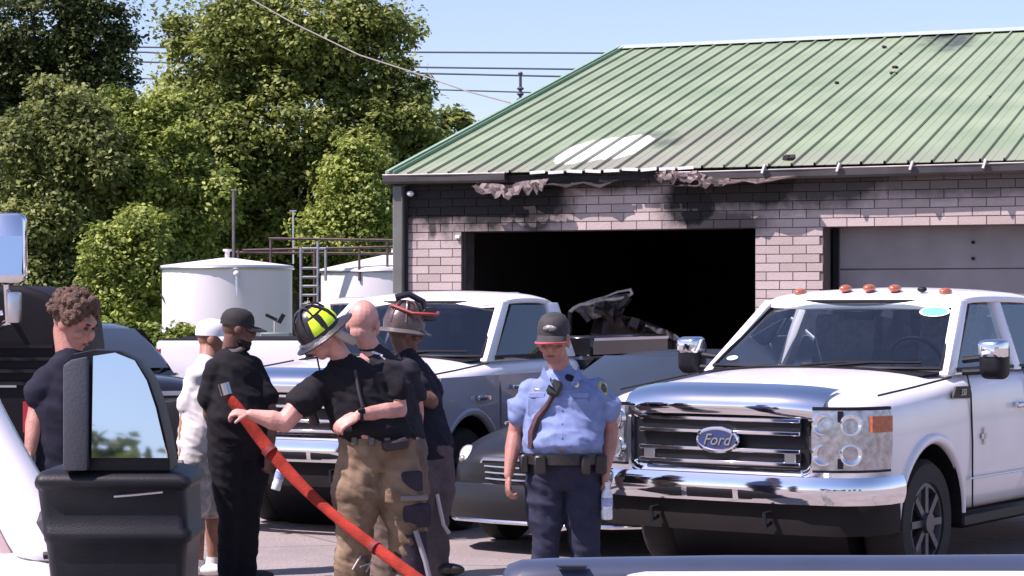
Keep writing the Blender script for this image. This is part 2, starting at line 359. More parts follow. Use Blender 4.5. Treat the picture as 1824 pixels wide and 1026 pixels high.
# roof of ribbed panels
def roof_material():
    m = bpy.data.materials.new('green_roof_metal'); m.use_nodes = True; t = m.node_tree; b = t.nodes['Principled BSDF']
    u, v, z = bcoords(t); L = t.links; g = t.nodes.new('ShaderNodeNewGeometry')
    n = t.nodes.new('ShaderNodeTexNoise'); n.inputs['Scale'].default_value = .9; n.inputs['Detail'].default_value = 6; L.new(g.outputs['Position'], n.inputs['Vector'])
    cr = t.nodes.new('ShaderNodeValToRGB'); e = cr.color_ramp.elements; e[0].position = .3; e[1].position = .7; e[0].color = (.18, .245, .14, 1); e[1].color = (.26, .32, .195, 1); L.new(n.outputs['Fac'], cr.inputs['Fac'])
    def near(lst, wob, ws, soft):
        S = []
        for px, py, ra, rb, amt in lst:
            a, c = on_roof(px, py); S.append((a, c, ra, rb, amt))
        return spots(t, u, v, S, wob, ws, soft)
    dust = near(((1150, 290, 1.9, 1.2, .8), (1260, 250, 1.2, 1.6, .6), (900, 302, 1.6, .7, .6), (1450, 285, 2.6, .7, .5), (1700, 280, 2.4, .6, .4)), .3, 1.5, .9)
    bare = near(((1040, 270, .30, .70, 1), (1075, 266, .30, .72, 1), (1110, 262, .30, .70, 1), (1138, 260, .16, .5, 1)), .10, 3, .10)
    soot = near(((1185, 255, .28, .35, .6), (1168, 240, .35, .3, .5), (1690, 58, .5, 1.3, .97), (1655, 50, .7, .7, .85), (1710, 72, .3, 1.2, .8), (1580, 56, .5, .3, .5)), .3, 4, .8)
    tco = t.nodes.new('ShaderNodeTexCoord'); sx = t.nodes.new('ShaderNodeSeparateXYZ'); L.new(tco.outputs['Object'], sx.inputs[0]); bare = math_(t, 'MULTIPLY', bare, math_(t, 'GREATER_THAN', sx.outputs['X'], .036))   # the bare patch skips the ribs, which stay darker lines
    prev = cr.outputs[0]
    for fac, c in ((dust, (.24, .22, .175, 1)), (soot, (.03, .028, .026, 1)), (bare, (.9, .88, .87, 1))):
        x = t.nodes.new('ShaderNodeMix'); x.data_type = 'RGBA'; L.new(fac, x.inputs['Factor']); L.new(prev, x.inputs['A']); x.inputs['B'].default_value = c; prev = x.outputs['Result']
    # fine flecks of ash
    vo = t.nodes.new('ShaderNodeTexVoronoi'); vo.inputs['Scale'].default_value = 2.6; L.new(g.outputs['Position'], vo.inputs['Vector'])
    fl = math_(t, 'MULTIPLY', math_(t, 'LESS_THAN', vo.outputs['Distance'], .05), .45)
    x = t.nodes.new('ShaderNodeMix'); x.data_type = 'RGBA'; L.new(fl, x.inputs['Factor']); L.new(prev, x.inputs['A']); x.inputs['B'].default_value = (.05, .06, .05, 1)
    L.new(x.outputs['Result'], b.inputs['Base Color']); b.inputs['Roughness'].default_value = .42
    return m
ROOF = roof_material()
SL = (DR + OV) / math.cos(PITCH); PW = .262
rm = MB()
rm.add([(-RK+.01, -OV+.05, ZE-.05), (UL+RK, -OV+.05, ZE-.05), (UL+RK, DR, ZR-.05), (-RK+.01, DR, ZR-.05), (UL+RK, 2*DR+OV, ZE-.05), (-RK+.01, 2*DR+OV, ZE-.05)], [(0,1,2,3), (3,2,4,5)])
roof = ob('roof', rm, ROOF, bld)
pm = MB(); w = PW; hb = .030
prof = [(0, 0), (.006, hb), (.026, hb), (.032, 0), (w*.45, 0), (w*.47, .004), (w*.5, .004), (w*.52, 0), (w, 0)]
pm.add([(x, 0, z) for x, z in prof] + [(x, SL, z) for x, z in prof] + [(x, 0, z-.006) for x, z in prof], [(i, i+1, 10+i, 9+i) for i in range(8)] + [(i+1, i, 18+i, 19+i) for i in range(8)])
p0 = None; npan = int((UL + 2*RK) / PW)
for i in range(npan):
    if p0 is None:
        p0 = ob('roof_panel', pm, ROOF, roof, sharp=12); q = p0
    else:
        q = p0.copy(); COL.objects.link(q)
    q.location = (-RK + i*PW, -OV + random.uniform(-.006, .006), ZE); q.rotation_euler = (PITCH, 0, 0)
GRN = M('green_trim', (.10, .21, .13), .4, var=.12, scale=3)
PALE = M('pale_trim', (.34, .41, .36), .4, var=.1, scale=3)
rc = MB(); rc.add([(-RK-.05, DR-.22, ZR-.22*SLOPE+.035), (UL+RK, DR-.22, ZR-.22*SLOPE+.035), (UL+RK, DR, ZR+.05), (-RK-.05, DR, ZR+.05), (UL+RK, DR+.22, ZR-.22*SLOPE+.035), (-RK-.05, DR+.22, ZR-.22*SLOPE+.035)], [(0,1,2,3), (3,2,4,5)])
ob('ridge_cap', rc, PALE, roof)
cs, sn = math.cos(PITCH), math.sin(PITCH)
for off, ww, hh in ((-RK-.03, .05, .05), (-RK+.07, .02, .045)):
    rk = MB(); rk.add([(off, -OV, ZE-.06), (off+ww, -OV, ZE-.06), (off+ww, -OV, ZE+hh), (off, -OV, ZE+hh), (off, DR, ZR-.06), (off+ww, DR, ZR-.06), (off+ww, DR, ZR+hh), (off, DR, ZR+hh)], [(0,1,2,3), (7,6,5,4), (0,4,5,1), (1,5,6,2), (2,6,7,3), (3,7,4,0)])
    ob('rake_trim', rk, GRN if ww < .04 else M('rake_green', (.23, .33, .22), .4), roof)
# soffit, fascia, gutters
SCOR = M('scorched_soffit', (.02, .016, .017), .9, var=.4, scale=4)
ob('fascia', MB().box(-RK+.02, UL+RK, -OV+.06, -OV+.09, ZE-.12, ZE-.055), SCOR, roof)
ob('soffit', MB().box(-RK+.02, UL+RK, -OV+.095, -.005, ZE-.10, ZE-.075), SCOR, roof)
GUT = M('gutter_metal', (.50, .46, .44), .42, .3, var=.25, scale=4)
DARKG = M('dark_gutter', (.06, .055, .055), .45, .2, var=.3, scale=3)
def gutter(a, c, za, zc, mat, lip):
    rings = []
    pr = [(-.08, .05), (-.08, .04), (-.075, -.03), (-.05, -.055), (-.01, -.055), (0, -.05), (0, .05), (-.008, .05), (-.01, -.04), (-.045, -.045), (-.068, -.02), (-.072, .05)]
    for k in range(13):
        f = k / 12; x = a + (c-a)*f; zz = za + (zc-za)*f
        rings.append([(x, -OV+.055+y + .006*math.sin(x*3), zz + z) for y, z in pr])
    g = ob('gutter', MB().loft(rings), mat, roof)
    ob('gutter_lip', MB().tube([(a+(c-a)*k/12, -OV+.055-.08, za+(zc-za)*k/12+.05) for k in range(13)], .008, 6), lip, roof)
    return g
ga, _ = on_wall(683, 312, -OV); gb, _ = on_wall(900, 312, -OV)
gutter(ga, gb, ZE-.05, ZE-.06, DARKG, GUT)
gc, _ = on_wall(1210, 312, -OV)
gutter(gc, UL+RK, ZE-.10, ZE-.06, DARKG, GUT)
STRAP = M('bare_strap', (.75, .72, .70), .4, .2, var=.1)
for px, py in ((1362, 300), (1495, 298), (1625, 296), (1755, 292)):
    a, z = on_wall(px, py, -OV); ob('gutter_strap', MB().obox((a, -OV-.03, ZE-.035), .022, .09, .10, Matrix.Rotation(R(18), 3, 'Y')), STRAP, roof)
# edge of the sheets burnt to bare metal
for i in range(9):
    a, _ = on_wall(958 + i*33, 303, -OV); ob('bare_edge', MB().obox((a, -OV-.012, ZE-.006 + random.uniform(-.008, .008)), .19, .012, .035, Matrix.Rotation(R(random.uniform(-4, 4)), 3, 'Y')), STRAP, roof)
# torn gutter and flashing hanging over the bay
def crumple(name, pts, mat, thick=.012, parent=None):
    g = MB(); n = len(pts[0]); v = [p for r in pts for p in r]; rws = len(pts)
    g.add(v, [(r*n+i, r*n+i+1, (r+1)*n+i+1, (r+1)*n+i) for r in range(rws-1) for i in range(n-1)])
    me = bpy.data.meshes.new(name); me.from_pydata(g.v, [], g.f); me = evalmods(me, [('SOLIDIFY', dict(thickness=thick))])
    finish_mesh(me, 8); return link(name, me, mat, parent)
def strip(pxs, w, vfun, z0=0):
    n = 4*(len(pxs)-1) + 1; rows = [[] for _ in range(5)]
    for i in range(n):
        k = min(i // 4, len(pxs)-2); f = (i - 4*k)/4; px = pxs[k][0] + (pxs[k+1][0]-pxs[k][0])*f; py = pxs[k][1] + (pxs[k+1][1]-pxs[k][1])*f
        v = vfun(i); a, z = on_wall(px, py, v); h = w*random.uniform(.6, 1.6)*min(1, .35 + 1.3*math.sin(math.pi*(i+.5)/n))
        for r in range(5): rows[r].append((a + random.uniform(-.02, .02), v - .02*r + random.uniform(-.022, .022), z - h*(r/4)))
    return rows
FOIL = M('heat_discoloured_metal', (.075, .056, .052), .55, .3, var=.6, scale=7, bump=.4, bscale=18)
crumple('torn_flashing', strip([(848, 326), (880, 327), (905, 330), (935, 322), (960, 320), (978, 318)], .12, lambda i: -OV-.04), FOIL, parent=roof)
crumple('torn_flashing', strip([(930, 318), (985, 322), (1045, 318), (1100, 320)], .07, lambda i: -OV+.10), SCOR, parent=roof)
crumple('torn_flashing', strip([(1170, 308), (1190, 302), (1215, 306), (1240, 304), (1262, 314), (1300, 318)], .11, lambda i: -OV-.03), FOIL, parent=roof)
crumple('torn_flashing', strip([(1195, 324), (1260, 322), (1330, 318), (1420, 312)], .05, lambda i: -OV-.02), FOIL, parent=roof)
a, z = on_wall(1222, 365, -.04)
# downpipe on the corner, wall lamp, small bright fitting
DP = M('downpipe_grey', (.11, .115, .105), .5, var=.2, scale=3)
a0, _ = on_wall(699, 400, -.1)
ob('downpipe', MB().box(a0, a0+.13, -.10, -.01, 0, ZE-.12), DP, bld, bevel=.012)
ob('downpipe_shade_strip', MB().box(a0+.132, a0+.165, -.03, -.004, 0, ZE-.12), SCOR, bld)  # dark strip built in to stand for the shade beside the downpipe
a1, z1 = on_wall(731, 345, -.1); wl = ob('wall_lamp', MB().ell((a1, -.10, z1), (.045, .045, .035)), WHITE, bld); ob('bracket', MB().box(a1-.02, a1+.02, -.09, 0, z1-.02, z1+.02), BPLAS, wl)
a1, z1 = on_wall(815, 422, -.03); ob('door_sensor', MB().box(a1-.03, a1+.03, -.04, 0, z1-.02, z1+.02), WHITE, bld, bevel=.006)
# bits of debris lying on the roof
for i, (px, py, sz) in enumerate(((1403, 285, .10), (1490, 150, .05), (1594, 122, .05), (1592, 133, .05), (1575, 86, .05), (1605, 98, .04), (1762, 175, .04))):
    uu, vv = on_roof(px, py); q = MB()
    for k in range(4): q.obox((uu + random.uniform(-.5, .5)*sz, vv + random.uniform(-.5, .5)*sz, ZE + (vv+OV)*SLOPE + .02), sz*random.uniform(.4, 1), sz*random.uniform(.4, 1.2), sz*.5, Matrix.Rotation(random.uniform(0, 3), 3, 'Z') @ Matrix.Rotation(.4, 3, 'X'))
    ob('charred_scrap', q, SCOR, roof)

# ------------------------------------------------------------------ things inside the burnt bay
def in_bay(px, py, v):
    a, z = on_wall(px, py, v); return O3 + UD*a + VD*v + Vector((0, 0, z))
CHAR = M('charred_metal', (.045, .035, .035), .6, .4, var=.5, scale=8, bump=.3, bscale=25)
ASHM = M('ash_covered_metal', (.42, .38, .36), .7, .1, var=.4, scale=9, bump=.3)
def bars(name, label, cat, specs, v, mat):
    base = in_bay(specs[0][0][0][0], 800, v); base.z = 0; e = empty(name, base, 0, label, cat)
    for k, (pts, r, mt) in enumerate(specs):
        mbx = MB(); w = [in_bay(px, py, v + dv) - base for px, py, dv in [(p + (0,))[:3] for p in pts]]
        mbx.tube(w, r, 6); ob('bent_bar', mbx, mt, e)
    return e
fr_ = bars('bent_door_frame', 'buckled ash coated metal frame sticking up inside the burnt bay', 'debris',
     [([(1015, 556), (1022, 549), (1034, 543), (1050, 541), (1070, 534), (1096, 533), (1118, 529)], .024, ASHM), ([(1034, 543), (1058, 534), (1075, 530), (1100, 520), (1122, 516)], .014, ASHM), ([(1118, 529), (1126, 523), (1122, 514)], .02, ASHM),
      ([(1120, 528), (1112, 540), (1098, 551), (1085, 560)], .05, CHAR), ([(1060, 552), (1095, 562), (1120, 574), (1150, 580), (1200, 600)], .05, CHAR), ([(1082, 550), (1086, 556)], .025, ASHM), ([(1172, 590), (1190, 604)], .035, CHAR),
      ([(1015, 556), (1012, 700)], .03, CHAR), ([(1205, 600), (1206, 700)], .03, CHAR)], .9, ASHM)
def bay_sheet(pts, v, mt):
    rows = []; fine = []
    for r in pts:
        q_ = []
        for i in range(len(r)-1): q_ += [(r[i][0]+(r[i+1][0]-r[i][0])*f + random.uniform(-3, 3), r[i][1]+(r[i+1][1]-r[i][1])*f + random.uniform(-4, 4)) for f in (0, .33, .66)]
        fine.append(q_ + [r[-1]])
    for r in fine:
        rows.append([tuple(in_bay(px, py, v + random.uniform(-.12, .12)) - fr_.location) for px, py in r])
    return crumple('crumpled_sheet', rows, mt, .02, fr_)
bay_sheet([[(1020, 550), (1050, 538), (1085, 528), (1120, 522)], [(1030, 556), (1060, 548), (1090, 545), (1112, 542)], [(1045, 572), (1070, 566), (1098, 560), (1110, 556)]], .95, M('scorched_ash', (.16, .14, .135), .8, .1, var=.6, scale=9, bump=.5, bscale=30))
bay_sheet([[(1080, 540), (1100, 552), (1125, 566), (1150, 574)], [(1076, 552), (1098, 566), (1122, 578), (1150, 590)], [(1090, 575), (1105, 580), (1130, 588), (1140, 598)]], .8, CHAR)
bay_sheet([[(1150, 578), (1172, 586), (1190, 592), (1210, 600)], [(1152, 584), (1170, 594), (1192, 600), (1214, 608)]], .75, ASHM)
bay_sheet([[(1060, 556), (1110, 570), (1160, 585), (1215, 602)], [(1055, 590), (1110, 600), (1160, 606), (1215, 615)], [(1050, 660), (1110, 660), (1160, 660), (1215, 660)]], 1.0, M('scorched_panel', (.022, .013, .014), .6, .2, var=.5, scale=6, bump=.3))
# ------------------------------------------------------------------ tanks and pipework behind the garage
TANKW = M('tank_white', (.64, .62, .64), .5, var=.05, scale=.8, bump=.05, bscale=3)
def tank(px0, px1, ptop, Y, cone, label):
    c = P((px0+px1)/2, ptop, Y); r = (px1-px0)/2/F*Y; h = c.z
    e = empty('storage_tank', (c.x, Y, 0), 0, label, 'tank', 'white storage tanks')
    ob('shell', MB().lathe([(r, 0), (r, h), (r-.02, h+.001)], 48), TANKW, e)
    ob('roof', MB().lathe([(r+.03, h-.02), (r+.03, h+.03), (r*.5, h+.03+cone*.55), (.12, h+.03+cone)], 48), TANKW, e)
    ob('rim', MB().tube([((r+.035)*math.cos(a), (r+.035)*math.sin(a), h-.03) for a in np.linspace(0, 2*math.pi, 40, endpoint=False)], .025, 6, True), SATIN, e)
    ob('vent', MB().lathe([(.05, h+cone), (.05, h+cone+.16), (.09, h+cone+.17), (.09, h+cone+.21)], 12), TANKW, e)
    return e, r, h
t1, r1, h1 = tank(290, 520, 476, 46, .16, 'tall white storage tank beside the hedge, left of the pipe ladder')
ob('manhole_lamp', MB().ell((.35, -r1-.03, h1-.15), (.06, .05, .06)), TANKW, t1)
ob('sight_pipe', MB().tube([(.35, -r1-.03, h1-.2), (.37, -r1-.06, h1-.6)], .03, 6), SATIN, t1)
ob('brace_cable', MB().tube([(-r1*.98, -r1*.35, h1-.55), (-.55, -r1*.93, .9)], .018, 6), BPLAS, t1)
t2, r2, h2 = tank(572, 830, 482, 50, .34, 'white storage tank with cone top beside the garage corner')
PIPE = M('weathered_pipe', (.16, .14, .15), .6, .3, var=.3, scale=4)
def poles(name, label, cat, Y, segs, r=.025, mat=PIPE):
    b = P(segs[0][0][0], HZ, Y); b.z = 0; e = empty(name, b, 0, label, cat)
    for s in segs: ob('pipe', MB().tube([P(x, y, Y) - b for x, y in s], r, 6), mat, e)
    return e
poles('pipe_rack', 'rusty pipe rack with rails running behind the white tanks', 'pipe rack', 48.5,
      [[(432, 446), (700, 440)], [(478, 425), (700, 428)], [(482, 425), (482, 476)], [(420, 450), (700, 452)], [(560, 440), (560, 620)], [(640, 440), (640, 500)], [(690, 430), (690, 500)], [(424, 445), (424, 690)]], .03, M('rusty_pipe', (.10, .065, .06), .7, .2, var=.4, scale=5))
poles('tank_ladder', 'grey caged steel ladder standing between the two tanks', 'ladder', 45.2,
      [[(536, 440), (536, 690)], [(566, 430), (566, 690)], [(580, 445), (580, 500)], [(536, 443), (580, 443)]] + [[(536, y), (566, y)] for y in range(478, 690, 16)], .03, M('galvanised', (.25, .25, .29), .5, .4, var=.2, scale=4))
poles('vent_pipe', 'tall thin grey vent pipe rising left above the tank', 'pipe', 50, [[(416, 338), (416, 470)], [(412, 340), (421, 340)]], .035)
poles('vent_pipe', 'thin pale vent pipe with flat cap right of the taller pipe', 'pipe', 50, [[(522, 376), (522, 470)], [(516, 376), (528, 376)]], .02, SATIN)
# valve box by the tank
b = P(490, 605, 36); b.z = 0
e = empty('utility_cabinet', b, 0, 'small grey green cabinet with a valve in front of the tank', 'cabinet'); s_ = 36/F
zt = P(0, 592, 36).z
ob('housing', MB().box(-25*s_, 28*s_, -.2, .2, 0, zt), M('cabinet_green', (.11, .15, .15), .6, var=.15), e, bevel=.02)
ob('valve_stem', MB().tube([(0, 0, zt), (0, 0, zt+.18)], .03, 8), SATIN, e)
ob('valve_handle', MB().obox((-.06, 0, zt+.24), .2, .03, .05, Matrix.Rotation(R(25), 3, 'Y')), BPLAS, e)
ob('valve_handle', MB().obox((.10, 0, zt+.22), .07, .03, .16, Matrix.Rotation(R(30), 3, 'Y')), BPLAS, e)

# ------------------------------------------------------------------ wires
WIRE = M('wire', (.05, .06, .09), .6, var=.1)
PALEW = M('pale_wire', (.22, .20, .18), .6, var=.1)
for (pts, Y, r, lab, mt) in (
    ([(-300, 78), (260, 84), (740, 93), (1400, 96)], 85, .035, 'topmost horizontal power line crossing the sky behind the trees', WIRE),
    ([(-300, 83), (260, 93), (755, 120), (1400, 128)], 85, .035, 'second power line from the top beside the green roof', WIRE),
    ([(-300, 92), (400, 115), (765, 131), (1400, 145)], 85, .035, 'third power line from the top beside the green roof', WIRE),
    ([(-300, 120), (400, 145), (785, 160), (1400, 178)], 85, .028, 'lowest and faintest power line beside the green roof', WIRE)):
    b = P(pts[0][0], HZ, Y); b.z = 0
    o = ob('power_line', MB().tube([P(x, y, Y) - b for x, y in pts], r, 5), mt, None, b, label=lab, category='power line', group='power lines')
b = P(905, HZ, 38); b.z = 0
ob('service_cable', MB().tube([P(x, y, Y) - b for x, y, Y in ((380, -40, 46), (520, 40, 44.5), (640, 98, 43), (740, 130, 41.5), (830, 162, 40), (905, 182, 38.8), (990, 205, 37))],   .013, 6), PALEW, None, b, label='pale slanting cable from the big tree down to the roof', category='cable')
b = P(927, HZ, 82); b.z = 0
e = empty('utility_pole', b, 0, 'distant utility pole tip with insulators behind the green roof', 'utility pole')
zt = P(0, 128, 82).z
ob('pole', MB().tube([(0, 0, 0), (0, 0, zt)], [.14, .05], 8), WIRE, e)
for dz, r in ((.0, .10), (.55, .14), (.75, .14), (.95, .15)): ob('insulator', MB().lathe([(r*.6, zt-dz-.12), (r, zt-dz-.06), (r*.5, zt-dz)], 8), WIRE, e)

# ------------------------------------------------------------------ trees
def leaf_mat(name, c1, c2):
    m = bpy.data.materials.new(name); m.use_nodes = True; t = m.node_tree; b = t.nodes['Principled BSDF']; L = t.links
    a = t.nodes.new('ShaderNodeAttribute'); a.attribute_name = 'hue'
    x = t.nodes.new('ShaderNodeMix'); x.data_type = 'RGBA'; x.inputs['A'].default_value = (*c1, 1); x.inputs['B'].default_value = (*c2, 1); L.new(a.outputs['Fac'], x.inputs['Factor'])
    L.new(x.outputs['Result'], b.inputs['Base Color']); b.inputs['Roughness'].default_value = .55; b.inputs['Specular IOR Level'].default_value = .35
    tr = t.nodes.new('ShaderNodeBsdfTranslucent'); L.new(x.outputs['Result'], tr.inputs[0])
    mx = t.nodes.new('ShaderNodeMixShader'); mx.inputs[0].default_value = .38; L.new(b.outputs[0], mx.inputs[1]); L.new(tr.outputs[0], mx.inputs[2]); L.new(mx.outputs[0], t.nodes['Material Output'].inputs['Surface'])
    return m
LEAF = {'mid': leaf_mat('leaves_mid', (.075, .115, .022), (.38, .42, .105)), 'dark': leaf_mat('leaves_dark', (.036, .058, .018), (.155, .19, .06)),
        'lite': leaf_mat('leaves_light', (.09, .145, .022), (.43, .49, .11)), 'olive': leaf_mat('leaves_olive', (.068, .095, .026), (.30, .34, .10))}
BARK = M('bark', (.09, .07, .055), .9, var=.35, scale=8, bump=.6, bscale=18)
def leaves(blobs, clumps, per, size, crad, base):
    V = []; H = []; vol = np.array([(b[3]*b[4]*b[5])**(2/3) for b in blobs]); vol /= vol.sum()
    for i, (cx, cy, cz, rx, ry, rz) in enumerate(blobs):
        n = max(3, int(clumps * vol[i])); d = rng.normal(size=(n, 3)); d /= np.linalg.norm(d, axis=1)[:, None]
        rad = rng.uniform(.25, 1.0, n) ** .45; rad = np.where(rng.uniform(size=n) < .22, rad * rng.uniform(1.0, 1.28, n), rad * rng.uniform(.8, 1.0, n)); c = d * rad[:, None] * np.array([rx, ry, rz]) + np.array([cx, cy, cz])
        c = c[c[:, 2] > .3]; n = len(c)
        cr = crad * rng.uniform(.35, 1.4, n); hue = rng.uniform(0, .75, n)
        k = per; dd = rng.normal(size=(n, k, 3)); dd /= np.linalg.norm(dd, axis=2)[..., None]
        rr = rng.uniform(.15, 1, (n, k)) ** .5; pos = c[:, None, :] + dd * (rr * cr[:, None])[..., None] * np.array([1.15, 1.15, .75])
        nor = dd * .7 + np.array([0, 0, .75]) + rng.normal(size=(n, k, 3)) * .55; nor /= np.linalg.norm(nor, axis=2)[..., None]
        ax = np.cross(nor, rng.normal(size=(n, k, 3))); ax /= np.linalg.norm(ax, axis=2)[..., None]; bx = np.cross(nor, ax)
        s = (size * rng.uniform(.55, 1.3, (n, k)))[..., None]
        q = np.stack([pos - ax*s, pos - bx*s*.62 + nor*s*.12, pos + ax*s, pos + bx*s*.62 + nor*s*.12], axis=2).reshape(-1, 4, 3)
        V.append(q); H.append(np.repeat(np.clip(hue[:, None] + rng.uniform(-.2, .35, (n, k)), 0, 1).reshape(-1), 4))
    V = np.concatenate(V); H = np.concatenate(H); nf = len(V)
    me = bpy.data.meshes.new('leaves'); me.vertices.add(nf*4); me.vertices.foreach_set('co', (V - np.array(base)).reshape(-1).astype(np.float32))
    me.loops.add(nf*4); me.loops.foreach_set('vertex_index', np.arange(nf*4, dtype=np.int32))
    me.polygons.add(nf); me.polygons.foreach_set('loop_start', np.arange(0, nf*4, 4, dtype=np.int32)); me.polygons.foreach_set('loop_total', np.full(nf, 4, dtype=np.int32))
    at = me.attributes.new('hue', 'FLOAT', 'POINT'); at.data.foreach_set('value', H.astype(np.float32)); me.update(); me.validate(); return me
def tree(name, label, px, Y, blobs, clumps, per, size, crad, kind, cat='tree', trunk=.22, group='trees behind the tanks'):
    base = P(px, HZ, Y); base.z = 0; e = empty(name, base, 0, label, cat, group)
    bl = []
    for bx, by, rx, ry, dy in blobs:
        c = P(bx, by, Y + dy); k = (Y + dy) / F; bl.append((c.x, c.y, c.z, rx*k, min(rx, ry)*k*.85, ry*k))
    main = list(bl)
    for b in main:                                             # smaller lobes break up the outline
        for k in range(5):
            d = Vector(rng.normal(size=3)); d.normalize(); f = rng.uniform(.28, .48)
            bl.append((b[0]+d.x*b[3]*.92, b[1]+d.y*b[4]*.92, b[2]+d.z*b[5]*.92, b[3]*f, b[4]*f, b[5]*f))
    top = max(b[2] for b in main); tz = min(top * .8, 8); mb = MB()
    mb.tube([(0, 0, -.05), (.05, 0, tz*.3), (-.05, .05, tz*.65), (.1, 0, tz)], [trunk, trunk*.8, trunk*.55, trunk*.2], 9)
    if trunk > .05:
        tr = ob('trunk', mb, BARK, e)
        for b in bl[:7]:
            g = Vector(b[:3]) - base; s = Vector((0, 0, min(max(.5, g.z*.45), tz*.9))); m = s.lerp(g, .5) + Vector((0, 0, .25))
            ob('limb', MB().tube([s, m, g], [trunk*.5, trunk*.3, trunk*.08], 7), BARK, tr)
    link('crown', leaves(bl, clumps, per, size, crad, base), LEAF[kind], e)
    return e
tree('broadleaf_tree', 'largest broadleaf tree, rising behind the white tanks to the top', 520, 60,
     [(530, 70, 185, 110, 0), (400, 110, 115, 100, -.5), (640, 120, 105, 110, .5), (500, 230, 200, 110, -1), (700, 230, 85, 85, .3), (380, 260, 110, 120, -1), (560, 360, 190, 110, -.8), (690, 350, 90, 110, 0), (420, 430, 140, 100, 0), (620, 440, 130, 80, 0), (740, 290, 60, 60, 1)], 2300, 80, .078, .46, 'mid', trunk=.32)
tree('dark_tree', 'tall dark tree at the top left edge', 60, 66,
     [(60, 40, 130, 110, 0), (170, 60, 62, 80, 0), (215, 110, 34, 72, 0), (90, 160, 130, 90, 0), (-40, 180, 110, 160, 0), (40, 290, 130, 110, 0), (170, 165, 50, 45, 0), (100, 400, 120, 120, 0)], 1500, 76, .076, .44, 'dark', trunk=.3)
tree('light_tree', 'lighter green leafy tree between the dark tree and the largest tree', 240, 54,
     [(225, 215, 62, 60, 0), (260, 280, 105, 85, 0), (300, 210, 40, 60, .4), (220, 360, 120, 90, -.4), (330, 360, 80, 90, 0), (250, 460, 110, 90, 0)], 950, 76, .070, .37, 'lite', trunk=.16)
tree('olive_tree', 'dull olive green tree in front of the tall dark tree', 110, 52,
     [(110, 205, 75, 55, 0), (60, 270, 70, 80, 0), (135, 290, 80, 80, 0), (70, 400, 85, 110, 0), (130, 500, 80, 80, 0), (20, 520, 70, 90, 0)], 850, 74, .068, .37, 'olive', trunk=.15)
tree('leafy_shrub', 'bright green shrub growing left of the tank', 225, 48.5,
     [(200, 470, 60, 70, 0), (250, 420, 60, 60, 0), (240, 530, 62, 62, 0), (185, 560, 45, 45, 0), (275, 480, 30, 50, .4)], 340, 75, .060, .29, 'lite', 'shrub', .07)
tree('young_tree', 'young light green tree above the second tank', 620, 56,
     [(625, 360, 60, 75, 0), (590, 420, 70, 55, 0), (660, 410, 50, 60, 0), (640, 300, 45, 45, 0)], 330, 75, .065, .35, 'lite', trunk=.1)
tree('small_tree', 'small tree top peeping over the left slope of the roof', 795, 70, [(795, 225, 36, 26, 0), (770, 270, 50, 60, 0), (740, 330, 60, 80, 0)], 110, 50, .13, .4, 'mid', trunk=.12)
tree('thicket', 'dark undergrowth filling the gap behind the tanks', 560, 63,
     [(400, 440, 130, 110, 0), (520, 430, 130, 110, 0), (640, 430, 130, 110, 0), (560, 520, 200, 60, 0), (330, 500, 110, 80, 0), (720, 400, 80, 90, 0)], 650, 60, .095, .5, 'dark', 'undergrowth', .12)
tree('hedge', 'low clipped hedge running below the tank', 260, 44.5, [(200, 595, 60, 22, 0), (270, 597, 60, 20, 0), (330, 604, 45, 16, 0), (120, 592, 70, 30, 0)], 120, 50, .07, .2, 'lite', 'hedge', .03, None)
# the far side of the yard, behind the viewpoint, seen only in chrome and mirror glass
for i, (x, y, h, kd) in enumerate(((-16, -30, 7, 'mid'), (-7, -34, 5, 'dark'), (1, -33, 6.5, 'olive'), (9, -30, 5.5, 'mid'), (18, -34, 7.5, 'dark'), (27, -31, 6, 'mid'))):
    e = empty('yard_tree', (x, y, 0), 0, 'broadleaf tree across the yard behind the viewpoint', 'tree', 'trees across the yard')
    ob('trunk', MB().tube([(0, 0, 0), (0, .1, h*.7)], [.2, .08], 8), BARK, e)
    link('crown', leaves([(x, y, h*.6, h*.42, h*.38, h*.42)], 110, 36, .2, .8, (x, y, 0)), LEAF[kd], e)
# ------------------------------------------------------------------ vehicles
def wheel(parent, x, y, z, r, w, side):
    s = 1 if side > 0 else -1
    pr = [(r*.60, -w*.2), (r*.64, -w/2), (r*.93, -w/2), (r, -w*.36), (r, w*.36), (r*.93, w/2), (r*.64, w/2), (r*.60, w*.2)]
    o = ob('wheel', MB().lathe(pr, 36, 'y'), RUBBER, parent, (x, y, z))
    k = MB().lathe([(r*.63, -.01), (r*.63, .045), (r*.56, .05), (r*.53, .0)], 32, 'y', (0, s*(w/2-.04) - .02, 0))
    for i in range(8):
        a = 2*math.pi*i/8; k.obox((math.cos(a)*r*.32, s*(w/2-.02), math.sin(a)*r*.32), r*.5, .03, r*.11, Matrix.Rotation(-a, 3, 'Y'))
    k.lathe([(r*.58, -.06), (r*.58, -.05)], 24, 'y', (0, s*(w/2-.02), 0)); k.lathe([(r*.16, -.03), (r*.16, .03)], 16, 'y', (0, s*(w/2-.01), 0))
    ob('rim', k, M('dark_alloy', (.10, .10, .115), .45, .7, var=.2), o); return o
def cut_body(stations, mat, name, parent, cuts, sub=2):
    mb = MB().sym(stations); me = bpy.data.meshes.new(name); me.from_pydata(mb.v, [], mb.f)
    me = evalmods(me, [('SUBSURF', dict(levels=sub, render_levels=sub))])
    cs_ = [tmp_obj(c) for c in cuts]
    me = evalmods(me, [('BOOLEAN', dict(operation='DIFFERENCE', object=c, solver='EXACT')) for c in cs_]) if cs_ else me
    for c in cs_: bpy.data.objects.remove(c)
    finish_mesh(me, 32); return link(name, me, mat, parent)
